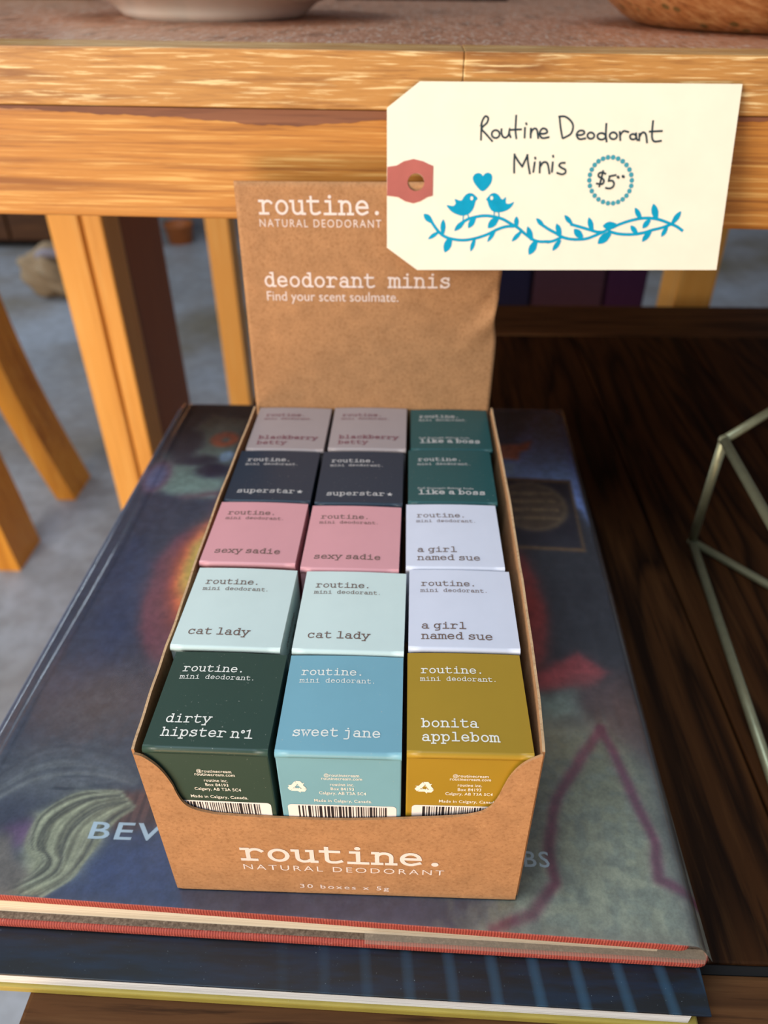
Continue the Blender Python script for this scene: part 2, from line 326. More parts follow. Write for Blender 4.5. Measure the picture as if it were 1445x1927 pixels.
def plain(name, c, rough=.5, spec=.4, metal=0.0, var=.06, scale=40, bump=0.0):
    t = NT(name); n = t.noise(t.coord(), scale, 3)
    t.color(t.ramp(n, [(.3, tuple(x * (1 - var) for x in c[:3])), (.7, tuple(min(1, x * (1 + var)) for x in c[:3]))]))
    if bump: t.bump(n, bump, .002)
    return t.set(Roughness=rough, Specular_IOR_Level=spec, Metallic=metal)
TAG = {"tag_outline":[[11.55,65.29],[126.63,64.36],[123.98,0.82],[11.88,0.03],[0.28,8.02],[-0.27,56.48]],
 "hole":[10.79,31.16],
 "patch":[[-0.02,36.4],[3.55,36.89],[6.11,38.33],[9.71,39.16],[13.33,38.35],[15.41,37.4],[17.08,36.78],[17.12,26.52],[15.15,26.02],[12.58,24.54],[9.99,23.8],[6.85,24.52],[4.22,25.98],[0.1,26.45]],
 "vine":[[[16.62,17.75],[18.29,15.39],[19.95,13.53],[22.15,12.01],[25.04,11.17],[29.36,10.85],[33.64,11.56],[37.88,12.95],[41.38,14.66],[44.54,15.7],[47.38,15.88]],[[28.44,17.14],[30.54,18.33],[33.72,19.19],[36.91,19.54],[40.12,19.22],[43.36,18.39],[46.27,16.89],[49.18,15.38],[51.78,13.36],[54.73,11.34],[57.27,10.51],[60.83,10.53],[60.47,10.35],[62.66,10.79],[65.54,12.04]],[[58.38,16.28],[60.58,14.94],[63.24,13.61],[66.28,12.04],[70.01,11.36],[74.43,11.56],[77.67,12.63],[80.88,14.06],[83.71,15.47],[87.97,17.24],[92.26,18.48],[96.59,19.03],[101.01,18.53],[105.14,17.16],[107.78,16.13],[109.92,14.74]],[[68.95,16.62],[72.31,15.76],[76.05,14.73],[78.67,14.05],[80.88,14.06]],[[83.07,14.24],[86.8,13.39],[91.58,13.24],[95.57,13.79],[99.13,14.86],[102.71,15.75],[105.53,16.81]]],
 "leaves":[[[13.89,20.1],[16.99,17.25],2.33],[[15.7,11.12],[19.59,13.7],1.5],[[21.26,18.28],[21.22,13.02],2.0],[[22.12,6.36],[24.13,11.68],3.0],[[31.83,6.76],[33.28,11.39],1.67],[[25.49,14.07],[29.14,17.65],2.0],[[30.65,15.12],[33.02,18.85],2.17],[[37.97,15.15],[41.56,18.89],2.83],[[37.98,10.22],[40.69,14.15],1.5],[[48.46,19.43],[48.63,15.72],1.83],[[47.1,10.45],[50.5,14.04],1.67],[[52.72,15.91],[54.57,11.0],2.17],[[53.77,5.7],[56.19,10.67],2.83],[[55.76,18.79],[58.75,15.94],1.67],[[62.5,7.24],[65.23,11.15],1.9],[[63.41,16.94],[65.12,12.92],2.08],[[66.17,19.92],[69.12,16.8],1.73],[[69.96,15.05],[73.3,11.91],2.6],[[75.2,19.2],[76.8,14.56],2.08],[[80.54,16.16],[85.48,16.36],2.94],[[79.15,9.82],[83.47,13.72],3.11],[[90.78,16.39],[93.38,13.6],1.9],[[91.92,22.65],[94.43,18.67],1.9],[[98.53,24.06],[100.08,18.7],2.6],[[108.92,21.51],[106.05,17.16],2.08],[[95.25,15.36],[97.73,18.51],2.08],[[95.46,10.63],[98.43,14.5],2.08],[[102.45,12.42],[104.34,15.93],1.73]],
 "birds":[[[22.37,23.17],[24.69,22.91],[25.73,23.85],[25.33,25.36],[27.66,24.8],[28.85,26.37],[29.88,27.21],[31.29,27.48],[32.55,26.89],[33.84,25.56],[33.16,24.72],[32.69,22.88],[31.86,21.2],[30.48,20.01],[28.36,19.5],[26.21,19.99],[24.03,21.16]],[[36.97,25.31],[37.88,26.41],[38.73,27.25],[40.13,27.52],[41.58,26.76],[42.88,25.26],[44.26,26.1],[44.34,24.1],[45.6,23.77],[47.34,24.45],[46.36,22.6],[44.29,21.25],[41.83,20.74],[39.69,21.07],[38.21,22.57],[37.49,24.57]]],
 "eyes":[[31.64,25.62],[39.0,25.78]],
 "bird_legs":[[[28.78,19.84],[28.6,17.64]],[[30.3,20.18],[30.97,18.16]],[[40.15,21.07],[40.21,18.88]],[[41.75,21.08],[42.09,18.89]]],
 "heart":[[35.62,28.06],[32.96,30.21],[31.75,32.36],[32.3,33.85],[33.69,34.44],[34.94,34.02],[35.42,33.36],[36.16,34.19],[37.38,34.52],[38.64,33.87],[38.94,32.38],[38.25,30.4]],
 "dots":[[90.04,32.07],[89.97,30.17],[89.45,28.37],[88.51,26.78],[87.2,25.5],[85.61,24.59],[83.82,24.12],[81.94,24.11],[80.08,24.57],[78.35,25.46],[76.86,26.74],[75.68,28.32],[74.89,30.12],[74.54,32.02],[74.64,33.92],[75.18,35.71],[76.13,37.28],[77.44,38.54],[79.02,39.43],[80.79,39.88],[82.65,39.89],[84.49,39.44],[86.2,38.56],[87.69,37.31],[88.87,35.75],[89.67,33.97]],
 "pen":[[[34.33,51.05],[34.27,48.61],[34.28,45.78]],[[34.1,50.49],[34.64,52.37],[35.6,53.68],[36.64,53.07],[36.2,51.43],[34.39,49.55],[36.09,47.67],[38.38,45.31]],[[39.5,48.99],[40.18,48.84],[40.71,48.41],[40.96,47.8],[40.88,47.16],[40.49,46.65],[39.87,46.38],[39.17,46.42],[38.56,46.76],[38.2,47.31],[38.15,47.96],[38.44,48.53],[38.99,48.91],[39.67,48.98]],[[41.61,49.33],[41.68,47.91],[42.23,46.83],[43.26,46.5],[44.24,47.45],[44.55,49.47],[44.47,47.92],[45.04,46.65]],[[46.73,53.87],[46.68,50.51],[46.72,48.63],[47.14,46.27]],[[44.77,49.09],[48.72,49.29]],[[50.11,49.81],[50.12,46.51]],[[50.44,51.35],[50.61,50.98]],[[52.25,49.57],[52.3,46.52]],[[52.24,47.69],[52.78,49.01],[53.67,49.58],[54.51,49.01],[55.05,46.38]],[[55.48,47.93],[56.9,47.8],[58.19,48.27],[57.73,49.35],[56.3,49.49],[55.48,47.93],[56.47,46.38],[58.89,46.67]],[[62.38,53.56],[62.94,50.06],[63.81,46.54]],[[62.23,53.56],[64.39,53.56],[66.49,52.16],[67.47,50.3],[66.76,47.81],[64.08,46.3]],[[68.98,47.51],[70.36,47.38],[71.65,47.97],[71.25,48.8],[69.78,48.79],[68.88,47.51],[69.96,46.05],[72.16,46.28]],[[73.99,48.25],[74.58,48.13],[75.05,47.78],[75.28,47.3],[75.22,46.79],[74.89,46.38],[74.36,46.17],[73.75,46.2],[73.23,46.47],[72.9,46.91],[72.85,47.43],[73.08,47.88],[73.55,48.18],[74.14,48.24]],[[77.83,48.07],[78.54,47.94],[79.09,47.58],[79.37,47.08],[79.3,46.55],[78.89,46.12],[78.25,45.9],[77.53,45.93],[76.9,46.21],[76.51,46.68],[76.45,47.21],[76.74,47.69],[77.31,48.0],[78.02,48.07]],[[79.37,51.17],[79.42,47.76],[79.9,45.24]],[[82.08,48.31],[82.72,48.17],[83.22,47.8],[83.48,47.27],[83.42,46.72],[83.06,46.28],[82.49,46.04],[81.84,46.08],[81.27,46.37],[80.91,46.85],[80.85,47.41],[81.11,47.91],[81.61,48.23],[82.25,48.3]],[[84.37,48.45],[84.78,45.71]],[[84.61,47.31],[85.17,48.22],[85.96,48.77],[87.46,48.45]],[[89.22,47.77],[89.76,47.66],[90.19,47.36],[90.41,46.94],[90.36,46.5],[90.06,46.15],[89.57,45.96],[89.02,45.99],[88.54,46.22],[88.23,46.61],[88.18,47.05],[88.4,47.45],[88.82,47.71],[89.37,47.76]],[[90.28,48.0],[90.49,46.63],[90.96,45.72]],[[91.52,47.87],[91.6,45.63]],[[91.6,46.86],[92.24,48.0],[92.99,48.32],[93.89,47.55],[94.45,44.95]],[[96.04,52.1],[95.99,48.69],[96.19,46.41],[97.16,45.27],[99.44,45.5]],[[95.12,48.6],[99.5,48.79]],[[46.87,34.61],[46.72,37.72],[46.73,40.82]],[[46.74,40.59],[48.22,38.44],[49.74,36.68]],[[49.74,36.68],[51.49,40.6]],[[51.39,40.6],[51.84,37.74],[52.63,34.29]],[[54.22,38.13],[53.88,34.87]],[[54.29,39.75],[54.41,39.37]],[[56.15,38.23],[56.19,34.64]],[[56.15,36.31],[56.94,37.75],[57.94,38.23],[59.0,37.52],[59.79,34.31]],[[60.8,38.14],[60.68,34.89]],[[60.77,40.38],[60.89,40.0]],[[65.19,37.96],[63.82,37.86],[63.21,37.05],[64.17,36.24],[65.49,35.62],[65.55,34.52],[64.31,34.04],[62.64,34.51]],[[80.25,34.28],[78.98,34.75],[77.82,34.28],[77.88,33.34],[79.28,32.6],[79.88,31.81],[79.26,30.73],[77.31,30.91]],[[79.34,35.21],[78.32,29.92]],[[81.85,33.35],[81.57,31.81]],[[81.75,33.4],[84.0,33.83]],[[81.57,31.81],[82.95,31.86],[83.62,30.88],[83.21,29.71],[82.01,29.23],[80.75,29.42]],[[84.75,33.08],[85.14,33.18]],[[85.16,32.9],[84.78,33.36]],[[86.52,33.28],[87.0,33.42]],[[87.03,33.09],[86.55,33.56]]]}
ART = {"green":[[-68.0,260.0],[-54.9,292.4],[-30.7,286.4],[-32.0,243.4],[-32.0,221.7],[-32.0,201.7],[-51.9,203.5],[-67.9,210.5],[-76.5,220.4],[-72.4,236.7]],
 "b1":[-62.6,257.1,9.3,15.9],
 "b2":[-52.3,240.0,12.6,5.7],
 "b3":[-40.3,229.4,9.9,7.0],
 "ring":[-41.2,263.2,8.4,8.6],
 "ringin":[-40.4,262.6,2.4,2.4],
 "lilac":[-70.1,223.2,7.0,15.1],
 "pale":[-36.2,245.0,3.6,5.2],
 "flameO":[-33.3,148.3,11.3,32.5],
 "flameI":[-32.6,149.5,6.9,23.1],
 "redR":[114.8,126.3,11.4,39.6],
 "oval":[129.7,201.8,18.4,21.7],
 "yarn1":[-50.2,38.6,23.8,10.8],
 "haze":[-46.8,66.3,17.9,18.2],
 "square":[[-73.6,202.9],[-51.9,203.5],[-47.0,174.1],[-67.8,173.5]],
 "maroon":[[-51.9,203.5],[-32.2,209.0],[-32.0,183.3],[-45.9,169.9],[-50.5,149.7],[-49.0,127.9],[-44.3,108.3],[-33.7,90.7],[-25.2,91.0],[-26.6,142.9],[-30.2,206.6]],
 "skein":[[-52.8,22.5],[-43.1,29.6],[-30.3,29.1],[-28.1,12.3],[-31.7,3.5],[-43.7,-3.4],[-50.4,-2.8]],
 "wood":[[-33.9,28.9],[-15.5,33.6],[-7.8,18.4],[-26.6,17.7]],
 "corner":[[-69.3,16.3],[-57.8,14.0],[-47.3,1.4],[-50.9,-5.2],[-62.0,-5.6]],
 "purple":[[-62.4,16.5],[-53.7,20.5],[-49.0,13.3],[-55.0,11.4]],
 "blue":[[117.7,307.6],[160.6,305.3],[159.6,243.4],[156.6,186.8],[153.3,197.9],[115.5,226.1]],
 "darktop":[[117.7,307.6],[142.3,306.2],[123.9,253.7],[115.9,265.2]],
 "bird":[[117.2,262.3],[129.4,262.6],[137.6,267.1],[134.8,256.9],[129.4,253.8],[127.5,245.3],[117.3,246.6]],
 "pale2":[[117.0,243.3],[125.1,241.3],[122.9,228.9],[117.7,234.0]],
 "frame":[[111.4,228.0],[153.2,225.6],[150.7,164.5],[112.8,166.5]],
 "frin":[[111.2,224.9],[151.6,222.5],[149.5,167.2],[113.1,169.0]],
 "dred":[[115.9,88.6],[136.4,99.6],[145.5,90.3],[140.5,82.7],[116.6,78.0]],
 "patch":[[115.5,76.6],[133.2,81.1],[133.0,68.5],[115.9,64.3]],
 "mauve":[[133.4,82.4],[150.5,87.0],[149.9,53.9],[134.4,55.7]],
 "field":[[114.8,63.1],[137.6,62.7],[149.6,45.3],[150.9,-13.2],[88.8,-11.1],[107.5,33.7]],
 "line1":[[137.6,62.7],[117.2,34.0],[112.3,15.2],[113.0,5.2],[104.6,-4.6],[93.4,-9.4]],
 "line2":[[137.6,62.7],[142.3,40.9],[146.0,19.9],[144.3,7.0],[151.2,3.2]],
 "front":[[54.8,-1.6],[83.1,-2.2],[79.8,-9.2],[56.8,-8.5]],
 "mid":[[-40.9,10.1],[-4.4,18.5],[2.4,-8.1],[-36.7,-4.7]],
 "leftblue":[[-66.5,169.3],[-50.5,149.7],[-44.3,108.3],[-44.6,84.8],[-65.6,73.4],[-67.8,134.3]]}
M_KRAFT = kraft('kraft_board', lin(176, 130, 90)); M_KRAFT_IN = kraft('kraft_board_inside', lin(170, 122, 80)); M_KEDGE = kraft('kraft_cut_edge', lin(206, 168, 128))
M_WHITE = plain('white_ink', lin(232, 218, 214), .6, .2)
M_BROWN_INK = plain('brown_ink', lin(120, 98, 88), .6, .2)
M_MAROON_INK = plain('maroon_ink', lin(125, 70, 80), .6, .2)
M_SILVER_INK = plain('pale_ink', lin(205, 200, 196), .6, .2)
M_CREAM_INK = plain('cream_ink', lin(244, 240, 230), .6, .2)
M_PRINTW = plain('printed_white', lin(238, 232, 230), .5, .3, var=.02)
M_BLACK_INK = plain('black_ink', lin(42, 38, 42), .6, .2)
M_TEAL = plain('turquoise_ink', lin(0, 152, 188), .6, .2, var=.08, scale=300)
M_PEN = plain('pencil_grey_ink', lin(44, 58, 66), .7, .2)
M_TAG = paper('manila_card', lin(242, 232, 210), .75, .2, .03, 0, .25)
M_PATCH = paper('red_fibre_patch', lin(178, 98, 88), .7, .3, .1, 0, .3)
M_OAK_EDGE = wood('honey_oak_edge', lin(190, 138, 76), lin(138, 90, 48), lin(246, 222, 168), 0, 900, 42, .42, .8, .6)
M_OAK_APRON = wood('honey_oak_apron', lin(192, 130, 60), lin(144, 88, 40), lin(236, 192, 118), 0, 1000, 22, .4, .6, .8)
M_OAK_TOP = wood('worn_oak_top', lin(180, 124, 94), lin(124, 82, 58), lin(206, 186, 168), 1, 700, 110, .4, .8, .7)
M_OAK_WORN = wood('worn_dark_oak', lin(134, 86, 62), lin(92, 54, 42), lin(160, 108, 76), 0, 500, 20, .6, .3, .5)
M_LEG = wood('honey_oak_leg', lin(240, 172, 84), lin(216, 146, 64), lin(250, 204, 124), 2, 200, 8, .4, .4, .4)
M_LEGSIDE = wood('shaded_oak_panel', lin(166, 92, 34), lin(130, 70, 24), lin(180, 106, 45), 2, 120, 6, .45, .3, .4)  # leg oak again, with the shade of its side put into the colour
M_DARK = wood('dark_walnut_stain', lin(64, 37, 18), lin(20, 11, 7), lin(86, 54, 28), 1, 260, 12, .55, .35, .75, .85, .07, .3)
M_DARK_X = wood('dark_walnut_stain_cross', lin(92, 60, 36), lin(34, 20, 14), lin(112, 78, 48), 0, 300, 16, .55, .35, .85, .5, .08, .3)
M_GAP = plain('dark_gap', lin(22, 20, 20), .7, .3)
M_BRASS = plain('aged_brass_rod', lin(148, 146, 116), .38, .5, .55, .1, 200)
M_REDCLOTH = None

# ================================================================ structure
def floor_mat():
    t = NT('grey_concrete'); co = t.coord()
    a = t.noise(co, 2.6, 5, .55); b = t.noise(co, 40, 4, .6)
    col = t.ramp(a, [(.34, lin(122, 112, 92)), (.5, lin(148, 146, 146)), (.66, lin(168, 174, 184))])
    col = t.mix(t.ramp(b, [(.4, BW(.25)), (.6, BW(0))]), col, lin(96, 92, 88))
    t.color(col); t.bump(b, .2, .002)
    return t.set(Roughness=.45, Specular_IOR_Level=.4)
FZ = -0.52
M_FLOOR = floor_mat()
o = box('floor', -4, 4, -2.5, 5, FZ - .05, FZ, M_FLOOR); prop(o, 'grey concrete floor under the tables', kind='structure')
o = box('wall_back', -4, 4, 4.2, 4.3, FZ, 2.2, plain('brown_wall', lin(96, 74, 58), .8)); prop(o, 'brown wall far behind the tables', kind='structure')

# ================================================================ low dark table
LT = -0.0243
lt = thing('low_table', 'dark stained oak low table with plank top under the stack of books', 'table', (0.2, 0.27, FZ))
def lbox(name, x0, x1, y0, y1, z0, z1, m, bev=.0008, par=None, org=(0.2, 0.27, FZ)):
    return box(name, x0 - org[0], x1 - org[0], y0 - org[1], y1 - org[1], z0 - org[2], z1 - org[2], m, par or lt, bev, 2)
xs = [-.044, .046, .124, .1985, .289, .374, .46]
for i in range(6):
    lbox('plank', xs[i] + .0006, xs[i + 1] - .0006, -.0055, .4785, LT - .022, LT, M_DARK, .0009)
lbox('breadboard_end', -.044, .46, .4795, .546, LT - .022, LT + .0006, M_DARK_X, .0015)
lbox('breadboard_end', -.044, .46, -.085, -.0086, LT - .022, LT, M_DARK_X, .0015)
lbox('gap_shade_strip', -.044, .46, -.0085, -.0056, LT - .022, LT - .0008, M_GAP, .0003)  # dark strip standing in for the shade inside the open gap
lbox('apron', -.03, .446, .516, .534, LT - .09, LT - .0222, M_DARK_X)
lbox('apron', -.03, .446, -.075, -.057, LT - .09, LT - .0222, M_DARK_X)
for x in (-.03, .411):
    for y in (-.0565, .4765): lbox('leg', x, x + .035, y, y + .035, FZ, LT - .0222, M_DARK)

# ================================================================ honey oak table
TZ = 0.1992; TY = 0.2
ot = thing('oak_table', 'tall honey coloured oak table with worn thick edge behind the display carton', 'table', (0.05, 0.7, FZ))
OO = (0.05, 0.7, FZ)
def obx(name, x0, x1, y0, y1, z0, z1, m, bev=.001, org=OO, par=None): return box(name, x0 - org[0], x1 - org[0], y0 - org[1], y1 - org[1], z0 - org[2], z1 - org[2], m, par or ot, bev, 3)
ot.rotation_euler = (0, 0, 0)
TB = .1800
obx('edge_board', -.42, .08385, TY, TY + .028, TB, TZ, M_OAK_EDGE, .0007)
obx('edge_board', .0840, .50, TY, TY + .028, TB, TZ, M_OAK_EDGE, .0007)
yb = [TY + .0283, .42, .66, .90, 1.16]
for a, b in zip(yb[:-1], yb[1:]): obx('top_board', -.42, .50, a, b - .0004, TB, TZ - .0001, M_OAK_TOP, .0012)
obx('apron', -.40, .48, TY + .0016, TY + .024, TB - .0408, TB - .0003, M_OAK_APRON, .0018)
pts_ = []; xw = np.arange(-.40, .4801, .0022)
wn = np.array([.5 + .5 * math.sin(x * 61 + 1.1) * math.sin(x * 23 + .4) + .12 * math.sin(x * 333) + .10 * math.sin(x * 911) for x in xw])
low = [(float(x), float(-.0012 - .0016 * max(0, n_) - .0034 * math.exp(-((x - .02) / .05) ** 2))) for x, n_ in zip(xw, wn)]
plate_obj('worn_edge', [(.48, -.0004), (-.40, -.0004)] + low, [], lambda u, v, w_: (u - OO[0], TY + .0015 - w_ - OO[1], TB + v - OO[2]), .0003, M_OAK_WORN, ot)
# trestle legs: two front boards and a deep side panel
obx('leg', -.2745, -.2445, .6, .65, FZ, TB - .0060, M_LEG, .003)
obx('leg', -.2440, -.2245, .604, .65, FZ, TB - .0060, M_LEG, .003)
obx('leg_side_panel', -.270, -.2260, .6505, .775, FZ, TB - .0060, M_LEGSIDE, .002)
obx('leg', .318, .354, .6, .65, FZ, TB - .0060, M_LEG, .003)
obx('leg', -.256, -.219, 1.08, 1.13, FZ, TB - .0060, M_LEG, .003)
obx('leg', .345, .39, 1.08, 1.13, FZ, TB - .0060, M_LEG, .003)

# the table top is a little out of level with the low table: tip the top and rails about the front centre
TILT = Matrix.Rotation(.013, 4, 'Y') @ Matrix.Rotation(-.006, 4, 'Z')
PV = Vector((.055 - OO[0], TY - OO[1], TZ - OO[2]))
for o in list(ot.children):
    if not o.name.startswith('leg'): o.matrix_basis = Matrix.Translation(PV) @ TILT @ Matrix.Translation(-PV)
def on_top(o):
    x, y = o.location.x, o.location.y
    p = Matrix.Translation(Vector((.055, TY, TZ))) @ TILT @ Vector((x - .055, y - TY, 0)); o.location.z = p.z; o.rotation_euler = (0, .013, 0)

# ================================================================ things on the oak table
def lathe(name, prof, m, parent, n=64, squash=1.0):
    v = []; f = []
    for r, z in prof:
        for k in range(n): v.append((r * math.cos(2 * math.pi * k / n), r * squash * math.sin(2 * math.pi * k / n), z))
    P = len(prof)
    for i in range(P - 1):
        for k in range(n): f.append((i * n + k, i * n + (k + 1) % n, (i + 1) * n + (k + 1) % n, (i + 1) * n + k))
    f.append(tuple(range(n))[::-1]); f.append(tuple((P - 1) * n + k for k in range(n)))
    return pyd(name, v, f, m, parent, None, True)
t = NT('white_glaze'); t.color(t.ramp(t.noise(t.coord(), 20, 3), [(.3, lin(238, 232, 220)), (.7, lin(246, 243, 236))])); M_GLAZE = t.set(Roughness=.18, Coat_Weight=.4)
b1 = thing('ceramic_bowl', 'white glazed shallow bowl standing on the oak table top', 'bowl', (-.047, .392, TZ))
lathe('bowl_body', [(.046, .0002), (.0505, .0012), (.0525, .0035), (.058, .0075), (.066, .0100), (.072, .0125), (.086, .024), (.092, .034), (.090, .0345), (.083, .025), (.07, .015), (.05, .009), (.01, .008)], M_GLAZE, b1)
lathe('foot_ring', [(.040, .0), (.0465, .0), (.0468, .001), (.040, .001)], M_GLAZE, b1)
t = NT('spotted_turned_wood'); co = t.coord((60, 260, 260))
col = t.ramp(t.noise(co, 1, 4, .6, .4), [(.3, lin(140, 82, 42)), (.5, lin(186, 122, 70)), (.72, lin(214, 160, 104))])
vo = t.node('ShaderNodeTexVoronoi', ins={'Vector': t.coord(), 'Scale': 95.0}).outputs[0]
col = t.mix(t.ramp(vo, [(.16, BW(.8)), (.24, BW(0))]), col, lin(96, 84, 40)); t.color(col); M_TURN = t.set(Roughness=.35, Coat_Weight=.2)
b2 = thing('wooden_bowl', 'turned wooden bowl with dark spots at the right end of the oak table', 'bowl', (.258, .362, TZ))
lathe('bowl_body', [(.070, .0002), (.0765, .0015), (.0825, .0045), (.094, .0125), (.108, .03), (.112, .045), (.108, .046), (.10, .032), (.08, .014), (.02, .008)], M_TURN, b2)
b3 = thing('black_tray', 'flat black tray lying at the back of the oak table top', 'tray', (.070, .755, TZ))
box('tray_base', -.075, .075, -.085, .085, .0, .006, plain('black_lacquer', lin(26, 26, 32), .3), b3, .0025, 3)
box('tray_rim', -.075, .075, -.085, -.079, .006, .014, plain('black_lacquer_rim', lin(30, 30, 36), .3), b3, .002, 3)
box('tray_rim', -.075, .075, .079, .085, .006, .014, bpy.data.materials['black_lacquer_rim'], b3, .002, 3)
b4 = thing('wooden_block', 'olive brown wooden block at the far left of the oak table top', 'block', (-.305, .66, TZ))
box('block_body', -.09, .11, -.05, .05, 0, .04, wood('olive_brown_wood', lin(104, 76, 26), lin(70, 48, 16), lin(130, 96, 40), 0, 200, 12), b4, .008, 4)
box('block_foot', -.085, .105, -.045, .045, -.0001, .0015, M_GAP, b4, .0003)

for o in (b1, b2, b3, b4): on_top(o)

# ================================================================ things on the floor behind
def bent_leg(name, foot, top, bow, w0, w1, d, m, parent):
    """sabre chair leg: rectangular section swept down a curve"""
    F = np.array(foot); T_ = np.array(top); v = []; f = []; n = 14
    for i in range(n + 1):
        s_ = i / n; c = F * (1 - s_) + T_ * s_ + np.array(bow) * math.sin(math.pi * s_) ** 1.0
        hw = (w0 * (1 - s_) + w1 * s_) / 2
        for dx, dy in ((-hw, -d / 2), (hw, -d / 2), (hw, d / 2), (-hw, d / 2)): v.append((c[0] + dx, c[1] + dy, c[2]))
    for i in range(n):
        for k in range(4): f.append((4 * i + k, 4 * i + (k + 1) % 4, 4 * i + 4 + (k + 1) % 4, 4 * i + 4 + k))
    f.append((3, 2, 1, 0)); f.append(tuple(4 * n + k for k in range(4)))
    return pyd(name, v, f, m, parent)
ch = thing('chair', 'wooden chair with curved honey coloured legs and dark seat left of the oak table', 'chair', (-.72, .88, FZ))
q = lambda x, y, z: (x + .72, y - .88, z - FZ)
M_CHAIR = wood('amber_chair_wood', lin(226, 152, 50), lin(190, 116, 30), lin(244, 186, 90), 2, 200, 10, .35, .4, .3)
bent_leg('leg', q(-.522, .965, FZ), q(-.60, .965, -.085), (-.014, 0, 0), .032, .046, .075, M_CHAIR, ch)
bent_leg('leg', q(-.538, .777, FZ), q(-.615, .777, -.085), (.012, 0, 0), .034, .048, .075, M_CHAIR, ch)
bent_leg('leg', q(-.97, .965, FZ), q(-.86, .965, -.085), (.02, 0, 0), .032, .046, .06, M_CHAIR, ch)
bent_leg('leg', q(-.96, .777, FZ), q(-.86, .777, -.085), (.02, 0, 0), .034, .048, .06, M_CHAIR, ch)
M_BROWNW = wood('brown_stained_wood', lin(92, 56, 28), lin(62, 36, 18), lin(110, 70, 36), 0, 120, 8)
box('seat_rail', .08, .21, -.13, .12, FZ * -1 - .085, FZ * -1 - .045, M_CHAIR, ch, .003, loc=(-.06, 0, 0))
box('seat', -.17, .17, -.15, .15, -FZ - .045, -FZ - .005, plain('dark_navy_fabric', lin(30, 34, 46), .9), ch, .012, 3)

cb = thing('cabinet', 'dark brown low cabinet on the floor far behind the chair', 'cabinet', (-1.35, 2.5, FZ))
box('cabinet_body', -.48, .42, -.15, .25, .02, .6, M_BROWNW, cb, .005)
box('plinth', -.47, .41, -.13, .24, 0, .02, M_GAP, cb, .002)
for i in range(3): box('door', -.47 + i * .296, -.184 + i * .296, -.168, -.1505, .03, .585, M_BROWNW, cb, .004)
# crumpled cloth bag
bg_ = thing('cloth_bag', 'small crumpled beige cloth bag on the floor behind the oak leg', 'bag', (-.915, 1.93, FZ))
bm = bmesh.new(); bmesh.ops.create_icosphere(bm, subdivisions=4, radius=1)
for v in bm.verts:
    n_ = .12 * math.sin(7 * v.co.x + 3 * v.co.z) + .10 * math.sin(9 * v.co.y - 4 * v.co.z) + .07 * math.sin(13 * v.co.z + 5 * v.co.x)
    v.co *= 1 + n_; v.co.x *= .085; v.co.y *= .07; v.co.z = max(-.9, v.co.z) * .07 + .063
bm_obj('bag_body', bm, plain('beige_cloth', lin(158, 134, 104), .9, bump=.4), bg_, None, True)
tube('bag_opening', catmull([(-.03, -.02, .11), (.0, -.045, .125), (.045, -.03, .12), (.05, .02, .125), (.0, .035, .12), (-.03, -.02, .11)], 4), .012, plain('lilac_grey_cloth', lin(150, 142, 150), .9), bg_)
# crate and orange bucket
og = thing('orange_bucket', 'small orange bucket on the floor behind the oak table legs', 'bucket', (-.705, 2.42, FZ))
lathe('bucket_body', [(.038, 0), (.048, .06), (.050, .06), (.046, .055), (.036, .006)], plain('orange_plastic', lin(190, 112, 58), .5), og, 32)
tube('handle', [(-.049, 0, .058), (-.038, 0, .085), (0, 0, .1), (.038, 0, .085), (.049, 0, .058)], .002, M_BRASS, og, 8)
sg = thing('grey_box', 'grey storage box on the floor behind the orange bucket', 'box', (-.73, 2.62, FZ))
box('box_body', -.09, .075, -.06, .06, 0, .13, plain('grey_board', lin(120, 122, 130), .7), sg, .003)
box('lid', -.092, .077, -.062, .062, .1301, .15, plain('grey_board_lid', lin(130, 132, 140), .7), sg, .003)
mr = thing('maroon_stool', 'dark maroon stool with four straight legs far behind the oak table', 'stool', (-.54, 2.55, FZ))
M_MAR = plain('maroon_paint', lin(74, 30, 34), .5)
box('seat', -.1, .1, -.1, .1, .36, .39, M_MAR, mr, .004)
for x in (-.09, .065):
    for y in (-.09, .065): box('leg', x, x + .025, y, y + .025, 0, .36, M_MAR, mr, .002)
# fabric bins under the oak table
for nm, x0, x1, c, lab in (('a', .155, .2045, (34, 34, 66), 'navy blue upright fabric bin under the oak table, left of the mauve one'),
                      ('b', .207, .289, (72, 48, 64), 'mauve upright fabric bin under the oak table, between navy and purple ones'),
                      ('c', .2915, .3365, (60, 30, 64), 'purple upright fabric bin under the oak table, beside the oak leg')):
    t_ = thing('fabric_bin', lab, 'bin', ((x0 + x1) / 2, .83, FZ), 0, 'fabric bins under the oak table')
    hw = (x1 - x0) / 2; mm = plain('bin_fabric_' + nm, lin(*c), .9, .2, bump=.2, scale=150)
    box('bin_body', -hw, hw, -.08, .12, 0, .47, mm, t_, .006, 3)
    box('rim_band', -hw - .0008, hw + .0008, -.0808, .1208, .4702, .482, mm, t_, .004, 3)

